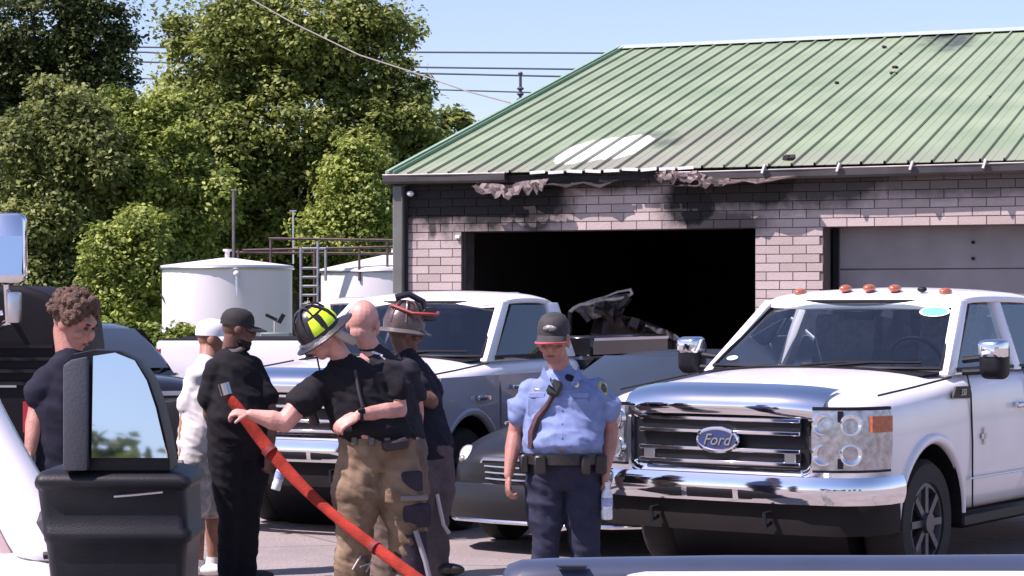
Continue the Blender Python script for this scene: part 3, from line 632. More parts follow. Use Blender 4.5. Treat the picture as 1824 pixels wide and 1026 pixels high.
def face_strip(path, z0, z1, out=0.0, bulge=0.0, nz=5, thick=.03, taper=0):  # curved strip that follows a plan path (x, y), between two heights
    n = len(path); P2 = [Vector((p[0], p[1])) for p in path]; rows = []
    for j in range(nz):
        f = j/(nz-1); b = out + bulge * (1 - (2*f-1)**2); row = []
        for i in range(n):
            d = (P2[min(i+1, n-1)] - P2[max(i-1, 0)]).normalized(); nn = Vector((d.y, -d.x))
            if nn.x < 0 and abs(nn.x) > abs(nn.y): nn = -nn
            q = P2[i] + nn*b; row.append((q.x, q.y, z0 + (z1-z0)*f - taper*(i/(n-1))*(f)))
        rows.append(row)
    v = [p for r in rows for p in r]; m = MB().add(v, [(r*n+i, r*n+i+1, (r+1)*n+i+1, (r+1)*n+i) for r in range(nz-1) for i in range(n-1)])
    me = bpy.data.meshes.new('s'); me.from_pydata(m.v, [], m.f)
    me = evalmods(me, [('SOLIDIFY', dict(thickness=thick, offset=0))]); r = MB(); r.v = [tuple(q.co) for q in me.vertices]; r.f = [tuple(p.vertices) for p in me.polygons]; return r
def quad_panel(pts, inner, thick=.006):                         # a thin pane through corner points (rows), slightly bulged
    m = MB(); rws = len(pts); n = len(pts[0]); m.add([p for r in pts for p in r], [(r*n+i, r*n+i+1, (r+1)*n+i+1, (r+1)*n+i) for r in range(rws-1) for i in range(n-1)])
    return m
def seat(parent, x, y, z):
    m = MB().box(x-.28, x+.25, y-.26, y+.26, z-.12, z+.05)
    m.obox((x-.30, y, z+.36), .15, .50, .72, Matrix.Rotation(R(-12), 3, 'Y')); m.obox((x-.40, y, z+.80), .11, .27, .2, Matrix.Rotation(R(-8), 3, 'Y'))
    return ob('seat', m, SEAT, parent, bevel=.04, seg=2)

def pickup(name, label, loc, theta, paint, cab_len=2.1, bed=True, bed_mat=None, side_mat=None, grille=True, detail=True, bars_=True, mirrors='tow', cab_lights=True, group='pickup trucks', screen=None):
    """x forward from the front bumper, y to the driver's side, z up."""
    e = empty(name, loc, math.atan2(-math.cos(theta), -math.sin(theta)), label, 'pickup truck', group)
    ax1 = -.98; RW = .41; xe = -1.55 - cab_len
    def st(x, zb, w, zs, zc, k=1.0, sh=.09):
        return (x, [(0, zb), (w*.86, zb), (w*.985, zb+.08), (w, .90), (w*.985, zs-.10), (w*.93, zs-.01), (w*.60, zs+(zc-zs)*.75), (0, zc)])
    S = [st(-.02, .60, .86, 1.20, 1.245), st(-.05, .56, .90, 1.215, 1.26), st(-.16, .48, .965, 1.235, 1.29), st(-.40, .42, .99, 1.255, 1.325), st(-.90, .42, 1.0, 1.29, 1.365), st(-1.36, .42, 1.0, 1.325, 1.40), st(-1.42, .42, 1.0, 1.335, 1.375),
         st(-1.60, .40, 1.0, 1.36, 1.37), st(-2.4, .40, 1.0, 1.365, 1.37), st(xe+.03, .40, 1.0, 1.37, 1.37), st(xe, .42, .985, 1.365, 1.365)]
    cuts = [MB().lathe([(.495, 0), (.495, .5)], 40, 'y', (ax1, s*.62 if s > 0 else -1.12, RW+.03)) for s in (1, -1)]
    body = cut_body(S, paint, 'body', e, cuts)
    ob('wheel_well', MB().lathe([(.55, -.63), (.55, .63)], 24, 'y', (ax1, 0, RW+.12)), BPLAS, e)
    if side_mat:                                               # lower flank coloured for its shade and reflections, just proud of the body
        for s in (1, -1):
            g = MB(); xs = [-.24, -.40, ax1+.50]; 
            segs = [(-.22, ax1+.505), (ax1-.505, xe+.02)]
            for a, c in segs:
                n = 6; rows = []
                for j, (zz, yy) in enumerate(((.50, .985), (.72, 1.0), (.92, 1.004), (1.10, 1.003), (1.235, .985))):
                    rows.append([(a+(c-a)*i/n, s*(yy+.004 - (.03 if (a+(c-a)*i/n) > -.3 else 0)), zz) for i in range(n+1)])
                g.add([p for r in rows for p in r], [(r*(n+1)+i, r*(n+1)+i+1, (r+1)*(n+1)+i+1, (r+1)*(n+1)+i) for r in range(4) for i in range(n)])
            arc = []
            for k in range(25):
                a = R(180*k/24); arc.append((ax1+.505*math.cos(a), RW+.03+.505*math.sin(a)))
            top = [(x, s*.993, max(z, 1.235)) for x, z in arc]; low = [(x, s*1.008, z) for x, z in arc]
            g.add(low + top, [(k, k+1, 25+k+1, 25+k) for k in range(24)])
            ob('flank', g, side_mat, e)
    for s in (1, -1):
        arc = [(ax1 + .515*math.cos(a), s*(.975), RW+.03 + .515*math.sin(a)) for a in np.linspace(R(2), R(180), 26)]
        m = MB().tube(arc, [.012 + .026*math.sin(math.pi*k/25) for k in range(26)], 8); m.v = [(x, y + s*.012 if abs(y) > .98 else y, z) for x, y, z in m.v]; ob('fender_flare', m, side_mat or paint, e, sharp=60)
        lin = []
        for k in range(25):
            a = R(-8 + 196*k/24); lin.append([(ax1 + .488*math.cos(a), s*yy, RW+.03 + .488*math.sin(a)) for yy in (.55, .984)])
        ob('wheel_liner', MB().add([q_ for r in lin for q_ in r], [(2*k, 2*k+1, 2*k+3, 2*k+2) for k in range(24)]), BPLAS, e)
        wheel(e, ax1, s*.82, RW, RW, .27, s)
        ob('hood_gap', MB().tube([(-.30, s*.925, 1.248), (-.8, s*.94, 1.285), (-1.38, s*.945, 1.332)], .007, 6), BPLAS, e)
    # ---- cab above the belt
    ct = lambda f: f
    zb = 1.375; zr = 1.86; xa0, xa1 = -1.40, -2.06; xb = xe + .05; yb, yt = .90, .735; rear_x = xb - .0
    roofS = []
    for x, zc, zed, y in ((xa1+.10, zr-.035, zr-.05, yt-.03), (xa1+.03, zr+.01, zr-.015, yt), (xa1-.15, zr+.06, zr+.005, yt+.012), (xa1-.5, zr+.085, zr+.01, yt+.015), (xb+.35, zr+.075, zr+.005, yt+.012), (xb+.08, zr+.02, zr-.02, yt), (xb+.02, zr-.03, zr-.06, yt-.02)):
        roofS.append((x, [(0, zed-.05), (y-.06, zed-.05), (y+.01, zed-.045), (y+.012, zed), (y-.05, zed+(zc-zed)*.55), (y*.5, zc-.012), (0, zc)]))
    cut_body(roofS, paint, 'roof', e, [], 1)
    def pil(p0, p1, w0, w1, nm='pillar', mt=None):
        d = (Vector(p1)-Vector(p0)); 
        m = MB()
        for_rings = []
        for f in (0, .5, 1):
            p = Vector(p0).lerp(Vector(p1), f); w = w0 + (w1-w0)*f
            for_rings.append([(p.x - w/2, p.y-.035, p.z), (p.x + w/2, p.y-.035, p.z), (p.x + w/2, p.y+.03, p.z), (p.x - w/2, p.y+.03, p.z)])
        m.loft(for_rings); return ob(nm, m, mt or paint, e, bevel=.012, seg=2)
    for s in (1, -1):
        pil((xa0-.07, s*.885, zb-.03), (xa1-.02, s*(yt-.015), zr-.02), .15, .13)
        if cab_len > 1.6:
            bx = -2.62; pil((bx, s*.895, zb-.02), (bx-.04, s*(yt-.01), zr-.03), .14, .11)
        pil((xb+.16, s*.895, zb-.02), (xb+.14, s*(yt-.01), zr-.03), .30, .24)
        # side panes
        edges = [-1.60, -2.55, -2.69, xb+.30] if cab_len > 1.6 else [-1.60, xb+.30]
        for k in range(0, len(edges), 2):
            f0, f1 = edges[k], edges[k+1]; t0 = f0 - (.58 if k == 0 else .0)
            ob('side_glass', quad_panel([[(f0, s*.895, zb), (f1, s*.895, zb)], [((f0+t0)/2, s*.82, (zb+zr-.05)/2), (f1, s*.82, (zb+zr-.05)/2)], [(t0, s*.745, zr-.05), (f1, s*.745, zr-.05)]], 0), TINT if k else (screen or GLASS), e)
            ob('window_trim', MB().tube([(f0+.03, s*.91, zb+.005), (f1, s*.91, zb+.005)], .012, 6), BPLAS, e)
    # windscreen, bulged
    rows = []
    for j in range(5):
        f = j/4; row = []
        for i in range(9):
            g = -1 + 2*i/8; yy = g * (.85 + (yt-.05-.85)*f); xx = xa0+.10 + (xa1+.10-xa0-.10)*f - .13*g*g; row.append((xx, yy, zb+.01 + (zr-.04-zb)*f))
        rows.append(row)
    ws = ob('windscreen', quad_panel(rows, 0), screen or GLASS, e, sharp=60)
    edge = rows[0] + [r[-1] for r in rows[1:]] + rows[-1][-2::-1] + [r[0] for r in rows[-2:0:-1]]
    ob('windscreen_seal', MB().tube(edge, .014, 6, True), BPLAS, ws)
    for s in (-1, 1):
        ob('wiper', MB().tube([(-1.27, s*.1, zb+.025), (-1.33, s*.1+.30, zb+.05), (-1.42, s*.1+.62, zb+.05)], .010, 6), BPLAS, e)
    ob('cowl', MB().sym([(-1.25, [(0, 1.36), (.80, 1.34), (.82, 1.35), (.4, 1.392), (0, 1.398)]), (-1.46, [(0, 1.36), (.84, 1.34), (.86, 1.36), (.4, 1.385), (0, 1.39)])]), BPLAS, e)
    ob('rear_glass', quad_panel([[(xb+.03, -.78, zb), (xb+.03, .78, zb)], [(xb+.05, -.68, zr-.06), (xb+.05, .68, zr-.06)]], 0), TINT, e)
    # cabin
    ob('dashboard', MB().box(-1.95, -1.48, -.82, .82, 1.0, 1.375), INTER, e, bevel=.05, seg=2)
    for y in (-.42, .42): seat(e, -2.35, y, 1.02)
    ob('steering_wheel', MB().tube([(-2.02 + .07*math.sin(a), .42 + .19*math.cos(a), 1.40 + .18*math.sin(a)) for a in np.linspace(0, 2*math.pi, 22, endpoint=False)], .016, 6, True), BPLAS, e)
    ob('rear_view_mirror', MB().box(-1.99, -1.96, -.12, .12, 1.70, 1.77), BPLAS, e, bevel=.01)
    # ---- front end
    if grille:
        gx = .015
        ob('grille_backing', MB().box(-.03, gx, -.62, .62, .74, 1.16), BPLAS, e)
        rp = rect_path(.665, .235, .07)
        rings = []
        for (d, x) in ((0, -.04), (.0, .055), (-.035, .075), (-.075, .055), (-.08, -.02)):
            rings.append([(x - .05*(abs(y)/.66)**2, y*(1 + d/.665), .955 + z*(1 + d/.235)) for y, z in rp])
        m = MB(); n = len(rp); m.v = [p for r in rings for p in r]
        for r in range(len(rings)-1): m.f += [(r*n+i, r*n+(i+1) % n, (r+1)*n+(i+1) % n, (r+1)*n+i) for i in range(n)]
        gs = ob('grille_surround', m, CHROME, e, sharp=50)
        cap = []
        for x, dz in ((.085, 1.118), (.105, 1.15), (.098, 1.195), (.05, 1.245), (-.04, 1.276), (-.13, 1.292)):
            cap.append([(x - .09*(abs(g))**3, g*.70, dz + .012 - .03*abs(g)**4) for g in np.linspace(-1, 1, 17)])
        cm = MB(); n = 17; cm.add([p for r in cap for p in r], [(r*n+i, r*n+i+1, (r+1)*n+i+1, (r+1)*n+i) for r in range(5) for i in range(16)])
        me = bpy.data.meshes.new('c'); me.from_pydata(cm.v, [], cm.f); me = evalmods(me, [('SOLIDIFY', dict(thickness=.02, offset=0))]); finish_mesh(me, 45); link('chrome_cap', me, CHROME, e)
        for z in (1.095, 1.015, .905, .825):
            ob('grille_bar', MB().box(gx+.01, gx+.05, -.57, .57, z-.014, z+.014), CHROME, e, bevel=.006)
        for z in (1.055, .865): ob('grille_slat', MB().box(gx+.002, gx+.03, -.57, .57, z-.028, z+.028), DGREY, e, bevel=.006)
        for s in (1, -1):
            ob('grille_end', MB().box(gx+.006, gx+.045, s*.50-.04, s*.50+.04, .83, .90), SATIN, e, bevel=.006)
        if bars_:
            rg = [(gx+.055, .145*math.cos(a), .965 + .072*math.sin(a)) for a in np.linspace(0, 2*math.pi, 28, endpoint=False)]
            em = ob('emblem', MB().prism([(y*.97, z) for _, y, z in rg], gx+.02, gx+.062, 'x'), M('badge_blue', (.012, .03, .11), .2, var=.15, coat=.8), e)
            ob('emblem_ring', MB().tube(rg, .014, 8, True), CHROME, em)
            mt = Matrix(((0, 0, 1, gx+.066), (1, 0, 0, 0), (0, 1, 0, .962), (0, 0, 0, 1)))
            text_mesh('lettering', 'Ford', .10, SATIN, em, mt, .003, .35)
        path = [(.055, .655), (.02, .76), (-.06, .885), (-.17, .955), (-.30, .985)]
        for s in (1, -1):
            pp = [(x, y*s) for x, y in path]
            hl = ob('headlight', face_strip(pp, .80, 1.165, .012 , .015), LENS, e)
            am = [(-.12, .935*s), (-.20, .972*s), (-.275, .99*s)]
            ob('turn_signal', face_strip(am, 1.03, 1.13, .034, 0, 3), AMBER, hl)
            ob('lamp_divider', face_strip(pp, .975, 1.0, .022, 0, 3, .02), BPLAS, hl)
            ob('lamp_divider', face_strip([(.0, .79*s), (-.018, .82*s)], .81, 1.16, .026, 0, 3, .02), BPLAS, hl)
            for z, yy, xx in ((1.08, .725, .035), (1.08, .875, -.045), (.895, .725, .035), (.895, .875, -.045)):
                o = ob('reflector', MB().lathe([(.068, -.02), (.068, .010), (.060, .012), (.04, .002), (.015, -.004)], 20, 'y'), CHROME, hl); o.location = (xx+.028, yy*s, z); o.rotation_euler = (0, 0, math.atan2(s*.5, .8) - R(90))
            ob('headlight_bezel', face_strip(pp, 1.165, 1.185, .014, 0, 3), BPLAS, hl)
            ob('headlight_bezel', face_strip(pp, .785, .80, .014, 0, 3), BPLAS, hl)
    bp_ = [(.02, -1.03), (.03, -1.02)]
    full = [(-.38, -1.035), (-.20, -1.03), (-.06, -.98), (.06, -.86), (.115, -.6), (.13, -.3), (.135, 0), (.13, .3), (.115, .6), (.06, .86), (-.06, .98), (-.20, 1.03), (-.38, 1.035)]
    ob('bumper', face_strip([(x, y) for x, y in full], .60, .75, 0, .018, 7, .05), CHROME, e, sharp=50)
    ob('valance', face_strip([(x-.06, y*.95) for x, y in full], .40, .60, 0, .01, 4, .04), M('grey_valance', (.012, .010, .010), .7, spec=.2), e)
    for a, c in ((-.60, -.20), (.20, .60), (-.16, .16)):
        ys = np.linspace(a, c, 6); ob('bumper_opening', face_strip([(.137 - .02*(abs(y)/.5)**2 - .004, y) for y in ys], .615, .685, .026, .012, 4, .02), BPLAS, e)
    for s in (1, -1):
        o = ob('fog_lamp', MB().lathe([(.06, -.02), (.06, .03), (.045, .035)], 18, 'y'), LENS, e); o.location = (.075, s*.79, .655); o.rotation_euler = (0, 0, R(-90) + s*R(25))
        ob('tow_hook', MB().tube([(.12, s*.40, .47), (.20, s*.40, .45), (.20, s*.40, .53), (.12, s*.40, .53)], .016, 8), BPLAS, e)
    # ---- mirrors
    if mirrors:
        for s in (1, -1):
            arm = ob('mirror_arm', MB().tube([(-1.62, s*.93, 1.36), (-1.60, s*1.10, 1.37)], .022, 8).tube([(-1.62, s*.93, 1.44), (-1.60, s*1.10, 1.46)], .022, 8), BPLAS, e)
            h = MB(); rp = rect_path(.09, .125, .045, 4)
            rings = [[(-1.66 - d*0 + x, s*1.14 + s*y*k, 1.44 + z*k) for y, z in rp] for x, k in ((-.03, .96), (0, 1.0), (.05, .97), (.10, .80), (.115, .5))]
            mir = ob('mirror', h.loft(rings), BPLAS, e, sharp=50)
            rings = [[(-1.655 + x, s*1.14 + s*y*k, 1.515 + z*k*.52) for y, z in rp] for x, k in ((0, 1.02), (.055, 1.0), (.108, .84), (.125, .5))]
            ob('mirror_cap', MB().loft(rings), CHROME, mir, sharp=50)
            ob('mirror_glass', MB().prism([(s*1.14+y*.86, 1.44+z*.9) for y, z in rp], -1.694, -1.691, 'x'), MIRG, mir)
    if cab_lights:
        for y in (-.56, -.19, 0, .19, .56):
            ob('cab_light', MB().ell((xa1-.10 - .06*abs(y), y, zr+.065 - .09*abs(y)**2), (.065, .042, .03)), AMBER, e)
        ob('antenna_base', MB().ell((xa1-.10, .40, zr+.055), (.03, .035, .02)), BPLAS, e)
    # ---- bed and rear
    for s in (1, -1): ob('sill', MB().box(xe, ax1-.55, s*.90-.07, s*.90+.07, .33, .43), BPLAS, e, bevel=.02)
    if bed:
        b0, b1 = xe-.03, xe-2.05; bm_ = bed_mat or paint; axr = xe - 1.05
        secs = [(x, [(0, .60), (.80, .60), (.84, .45), (.985, .45), (1.0, .9), (.99, 1.25), (.97, 1.32), (.84, 1.32), (.83, 1.27), (.80, .72), (0, .72)]) for x in (b0, b1)]
        mb = MB().sym(secs); me = bpy.data.meshes.new('bed'); me.from_pydata(mb.v, [], mb.f)
        cs_ = [tmp_obj(MB().lathe([(.475, 0), (.475, .5)], 36, 'y', (axr, s*.66 if s > 0 else -1.16, RW+.03))) for s in (1, -1)]
        me = evalmods(me, [('BOOLEAN', dict(operation='DIFFERENCE', object=c, solver='EXACT')) for c in cs_])
        for c in cs_: bpy.data.objects.remove(c)
        finish_mesh(me, 30); link('bed', me, bm_, e)
        ob('tailgate', MB().box(b1-.05, b1-.004, -.82, .82, .62, 1.30), bm_, e, bevel=.015, seg=2)
        for s in (1, -1):
            ob('tail_light', MB().box(b1-.02, b1+.05, s*.92-.075, s*.92+.078, .88, 1.22), REDL, e, bevel=.015)
            wheel(e, axr, s*.86, RW, RW, .27, s)
            ob('bed_rail', MB().tube([(b0-.05, s*.905, 1.335), (b1+.05, s*.905, 1.335)], .022, 8), CHROME if bed_mat else BPLAS, e)
        ob('rear_bumper', MB().box(b1-.16, b1-.06, -.95, .95, .45, .62), CHROME, e, bevel=.03, seg=2)
    return e

TH1 = R(34)
c = P(1287, HZ, 14.1); c.z = 0
ford = pickup('white_pickup', 'white pickup with chrome grille, blue oval badge and amber roof lights at right', c, TH1, WHITE, 2.1)
# badges and stickers
def on_body(name, mb, mt, par): return ob(name, mb, mt, par)
m = MB()
for (w, h) in ((.028, .115), (.10, .035)): m.box(-1.80-w/2, -1.80+w/2, 1.003, 1.010, .93-h/2, .93+h/2)
on_body('door_badge', m, SATIN, ford)
vb = ob('fender_badge', MB().prism([(-1.28, 1.20), (-1.58, 1.19), (-1.58, 1.27), (-1.34, 1.275)], .985, 1.0, 'y'), BPLAS, ford)
mt = Matrix(((-1, 0, 0, -1.45), (0, 0, 1, 1.003), (0, 1, 0, 1.232), (0, 0, 0, 1)))
text_mesh('badge_lettering', '350', .06, SATIN, vb, mt, .003, .2)
def wspt(f, g):                                                # point on the windscreen
    xa0, xa1, yt, zb, zr = -1.40, -2.06, .735, 1.375, 1.86
    return Vector((xa0+.10 + (xa1-xa0)*f - .13*g*g, g*(.85 + (yt-.05-.85)*f), zb+.01 + (zr-.04-zb)*f))
def sticker(f, g, ru, rv, col, nm):
    p = wspt(f, g); du = (wspt(f, g+.01) - wspt(f, g-.01)).normalized(); dv = (wspt(f+.01, g) - wspt(f-.01, g)).normalized(); n = du.cross(dv)
    if n.x < 0: n = -n
    p = p + n*.008; pts = [p + du*ru*math.cos(a) + dv*rv*math.sin(a) for a in np.linspace(0, 2*math.pi, 24, endpoint=False)]
    m = MB().add(pts + [q + n*.002 for q in pts], [tuple(range(24, 48))] + [(i, (i+1) % 24, 24+(i+1) % 24, 24+i) for i in range(24)])
    return ob(nm, m, M(nm+'_'+str(col), col, .5, var=.06), ford)
sticker(.83, .83, .105, .062, (.75, .82, .85), 'sticker_border'); s0 = sticker(.83, .83, .088, .048, (.12, .55, .80), 'windscreen_sticker'); s0.location = (.004, 0, .002)
sticker(.10, -.86, .05, .028, (.55, .68, .60), 'windscreen_sticker')

for x in (-1.60, -2.62, -3.60):
    ob('door_gap', MB().tube([(x, 1.003, .47), (x, 1.004, .90), (x, .992, 1.22), (x-.02, .955, 1.355)], .006, 6), BPLAS, ford)
ob('body_crease', MB().tube([(-1.55, 1.005, .66), (-3.6, 1.005, .66)], .006, 6), WHITE, ford)
for x in (-2.45, -3.45): ob('door_handle', MB().box(x-.11, x+.11, 1.0, 1.045, 1.10, 1.14), CHROME, ford, bevel=.012)
c = P(535, HZ, 17.6); c.z = 0
p2 = pickup('work_truck', 'white cab truck with flanks shaded grey blue parked behind the firefighters', c, R(27), WHITE, 1.6, True, BLACKP, GREY_SHADE, cab_lights=False, bars_=False, mirrors=None, screen=glass('smoked_glass', (.16, .17, .19), .04))
for x, z in ((-1.75, 1.13), (-1.14, 1.06)): ob('door_handle', MB().box(x-.10, x+.10, 1.008, 1.045, z-.02, z+.02), CHROME, p2, bevel=.012, seg=2)
xe2 = -1.55 - 1.6
for s in (1, -1):
    tb = ob('tool_box', MB().box(xe2-2.0, xe2-.25, s*.78-.16, s*.78+.16, 1.34, 1.53), BLACKP, p2, bevel=.02)
    ob('tool_box_strip', MB().box(xe2-1.98, xe2-.27, s*.944-.004 if s > 0 else -.95, s*.944+.006 if s > 0 else -.94, 1.485, 1.51), CHROME, tb)
c = P(275, HZ, 31); c.z = 0
p3 = pickup('plain_pickup', 'plain white pickup bed with red tail light in front of the tanks', (c.x+5.75, 32, 0), R(-90), WHITE, 2.1, cab_lights=False, mirrors=None, bars_=False)

# ---- saloon cars
def saloon(name, label, loc, theta, paint, dark=False, sc=1.0, rear=False):
    e = empty(name, loc, math.atan2(-math.cos(theta), -math.sin(theta)), label, 'car', 'saloon cars'); e.scale = (sc, sc, sc)
    def st(x, zb, w, zs, zc): return (x, [(0, zb), (w*.85, zb), (w*.97, zb+.08), (w, .55), (w*.975, zs-.12), (w*.90, zs-.02), (w*.55, zs+(zc-zs)*.8), (0, zc)])
    S = [st(.0, .26, .55, .66, .69), st(-.04, .22, .68, .70, .74), st(-.16, .2, .80, .76, .81), st(-.45, .2, .88, .84, .90), st(-.95, .2, .90, .90, .97), st(-1.35, .2, .90, .95, 1.0), st(-2.4, .2, .90, .97, .98), st(-3.6, .2, .90, .99, .99), st(-3.75, .2, .90, 1.0, 1.03), st(-4.3, .2, .87, 1.0, 1.04), st(-4.6, .24, .80, .96, 1.0), st(-4.68, .3, .70, .86, .9)]
    cuts = [MB().lathe([(.345, 0), (.345, .5)], 32, 'y', (x, s*.58 if s > 0 else -1.08, .33)) for s in (1, -1) for x in (-.88, -3.62)]
    cut_body(S, paint, 'body', e, cuts)
    G = []
    for x, z, y in ((-1.30, .985, .80), (-1.75, 1.24, .71), (-2.05, 1.39, .63), (-2.6, 1.44, .60), (-3.1, 1.42, .60), (-3.5, 1.26, .66), (-3.95, 1.03, .74)):
        G.append((x, [(0, .93), (.82, .93), (.80, .97), (y+.02, z-.04 if z > 1.1 else .98), (y-.06, z), (y*.5, z+.015), (0, z+.02)]))
    cut_body(G, paint, 'roof', e, [], 1)
    def pane(nm, pts, mt=TINT): return ob(nm, MB().add(pts, [tuple(range(len(pts)))]), mt, e)
    DG = M('dark_glass', (.02, .025, .03), .05, var=.05, coat=1)
    rows = lambda x0, z0, x1, z1, w0, w1, o: [[(x0-.10*g*g*(1 if x0 > -3 else -1) + o, g*w0, z0) for g in np.linspace(-1, 1, 7)], [((x0+x1)/2-.10*g*g*(1 if x0 > -3 else -1)+o*1.2, g*(w0+w1)/2, (z0+z1)/2+.02) for g in np.linspace(-1, 1, 7)], [(x1-.10*g*g*(1 if x0 > -3 else -1)+o, g*w1, z1) for g in np.linspace(-1, 1, 7)]]
    ob('windscreen', quad_panel(rows(-1.28, 1.01, -1.98, 1.40, .72, .56, .06), 0), DG, e, sharp=60)
    ob('rear_window', quad_panel(rows(-3.93, 1.06, -3.28, 1.385, .66, .54, -.05), 0), DG, e, sharp=60)
    for s in (1, -1):
        for x0, x1, t0, t1 in ((-1.62, -2.45, -2.02, -2.45), (-2.53, -3.42, -2.53, -3.10)):
            pane('side_window', [(x0, s*.835, .995), (x1, s*.835, .995), (t1, s*.655, 1.375), (t0, s*.655, 1.375)], DG)
        ob('window_trim', MB().tube([(-1.55, s*.85, .99), (-3.5, s*.85, .99)], .012, 6), CHROME, e)
        wheel(e, -.88, s*.78, .33, .33, .2, s); wheel(e, -3.62, s*.78, .33, .33, .2, s)
        pts = [(-.05, .56*s), (-.13, .68*s), (-.26, .785*s), (-.42, .84*s)]
        hd = ob('headlight', MB().ell((-.20, s*.665, .665), (.20, .085, .085), Matrix.Rotation(-s*R(42), 3, 'Z') @ Matrix.Rotation(R(16), 3, 'Y'), 18, 10), M('clear_lamp', (.70, .71, .70), .12, .2, var=.25, scale=16, coat=1), e)
        ob('bulb', MB().ell((-.10, s*.67, .665), (.03, .035, .03)), M('bulb_grey', (.25, .25, .25), .3, .5), hd)
        ob('mirror', MB().ell((-1.62, s*1.0, 1.02), (.08, .11, .07)), paint, e)
        ob('door_handle', MB().box(-2.40, -2.22, s*.905-.015, s*.905+.015, .84, .865), CHROME, e)
        ob('tail_light', MB().box(-4.66, -4.45, s*.70-.09, s*.70+.09, .74, .88), REDL, e, bevel=.02)
    rp = rect_path(.46, .095, .03, 3)
    rg = [( .075 - .12*(y/.5)**2, y, .585 + z) for y, z in rp]
    ob('grille', MB().loft([[(x-.14, y*.97, z) for x, y, z in rg], [(x-.004, y*.97, z) for x, y, z in rg]]), BPLAS, e)
    ob('grille_surround', MB().tube(rg, .014, 6, True), CHROME, e)
    for z in (.54, .585, .63): ob('grille_bar', MB().tube([(.07 - .12*(y/.5)**2, y, z) for y in np.linspace(-.44, .44, 9)], .008, 5), SATIN, e)
    bp = [(-.45, -.90), (-.2, -.83), (-.02, -.66), (.045, -.3), (.055, 0), (.045, .3), (-.02, .66), (-.2, .83), (-.45, .90)]
    ob('bumper', face_strip(bp, .24, .50, .01, .03, 6, .04), paint, e, sharp=50)
    ob('lower_trim', MB().tube([(x+.03, y, .235) for x, y in bp], .016, 6), CHROME, e)
    ob('air_intake', face_strip([(.05 - .05*(y/.5)**2, y) for y in np.linspace(-.5, .5, 7)], .28, .38, .045, 0, 3, .01), BPLAS, e)
    ob('rear_bumper', face_strip([(-4.42, -.88), (-4.6, -.78), (-4.72, -.4), (-4.74, 0), (-4.72, .4), (-4.6, .78), (-4.42, .88)], .3, .56, 0, -.0, 4, .06), paint, e)
    ob('number_plate', MB().box(-4.745, -4.72, -.16, .16, .70, .80), M('plate_white', (.5, .5, .5), .5), e)
    return e
c = P(950, HZ, 16.2); c.z = 0
s1 = saloon('grey_saloon', 'dark grey saloon with clear headlight and chrome edged grille behind the officer', c, R(32), DGREY)
a_ = ob('hood_pale_shape', MB().ell((-.75, -.45, .965), (.10, .04, .03)).tube([(-.70, -.47, .95), (-.45, -.52, .92)], .012, 6), LENS, s1)  # small pale glossy shape set on the bonnet
c = P(205, HZ, 20.5); c.z = 0
th = R(155); fw = Vector((-math.sin(th), -math.cos(th), 0))
s2 = saloon('black_saloon', 'black saloon seen from its boot beside the man in the white cap', c + fw*4.7*1.12, th, BLACKP, sc=1.14)
ob('boot_badge', MB().box(-4.74, -4.725, -.55, -.3, .86, .895), SATIN, s2)

# ---- big black truck at the left edge: bonnet, cab side and tall chrome mirror
Y = 13.2; b = P(-60, HZ, Y); b.z = 0
e = empty('black_lorry', b, 0, 'large black truck with tall chrome mirror at the left edge', 'truck')
def q(px, py, dy=0): return P(px, py, Y+dy) - b
prof_ = [(-620, 1000), (-620, 240), (-330, 250), (-280, 505), (38, 508), (78, 520), (108, 540), (128, 575), (136, 640), (132, 760), (118, 1000)]
pl = [(q(x, y).x, q(x, y).z) for x, y in prof_]
ob('bonnet', MB().prism(pl, 0, 1.0), M('dull_black', (.010, .009, .012), .6, var=.3, scale=3, spec=.15), e, bevel=.05, seg=3)
ob('side_window', MB().prism([(q(-580, 0).x, q(0, 300).z), (q(-390, 0).x, q(0, 300).z), (q(-370, 0).x, q(0, 480).z), (q(-580, 0).x, q(0, 480).z)], -.01, -.003), M('dark_glass', (.02, .025, .03), .05), e)
rp = rect_path(.10, .20, .045, 5); cz = q(14, 442, -.45)
rings = [[(cz.x + x*k, -.45 + dy, cz.z + z*k) for x, z in rp] for dy, k in ((.12, .8), (.05, 1), (0, 1), (-.012, .95))]
mr = ob('mirror', MB().loft(rings), CHROME, e, sharp=50)
gz = q(12, 433); tilt = Matrix.Rotation(R(-7), 3, 'X')
ob('mirror_glass', MB().obox((cz.x+.012, -.468, cz.z-.005), .15, .006, .30, tilt), MIRG, mr)
ob('mirror_bracket', MB().tube([(cz.x-.02, -.40, cz.z-.2), (cz.x-.03, -.30, cz.z-.42), (cz.x-.25, 0, cz.z-.5)], .02, 8), CHROME, e)
c2 = q(24, 548, -.4); ob('spot_mirror', MB().box(c2.x-.035, c2.x+.04, -.42, -.34, c2.z-.09, c2.z+.09), SATIN, e, bevel=.02, seg=2)
ob('grab_handle', MB().tube([tuple(q(-30, 565))[0:1] + (-.06, q(0, 565).z), (q(10, 0).x, -.08, q(0, 557).z), (q(14, 0).x, -.02, q(0, 556).z)], .018, 8), CHROME, e)
for k in range(4): ob('bonnet_louvre', MB().box(q(-20, 0).x, q(95, 0).x, -.02, -.002, q(0, 620+k*22).z, q(0, 614+k*22).z), BPLAS, e)
ob('chrome_strip', MB().box(q(-60, 0).x, q(30, 0).x, -.015, -.002, q(0, 690).z, q(0, 686).z), SATIN, e)
for x0, x1 in ((-10, 60),): ob('side_marker', MB().box(q(42, 0).x, q(62, 0).x, -.02, -.003, q(0, 770).z, q(0, 715).z), REDL, e)

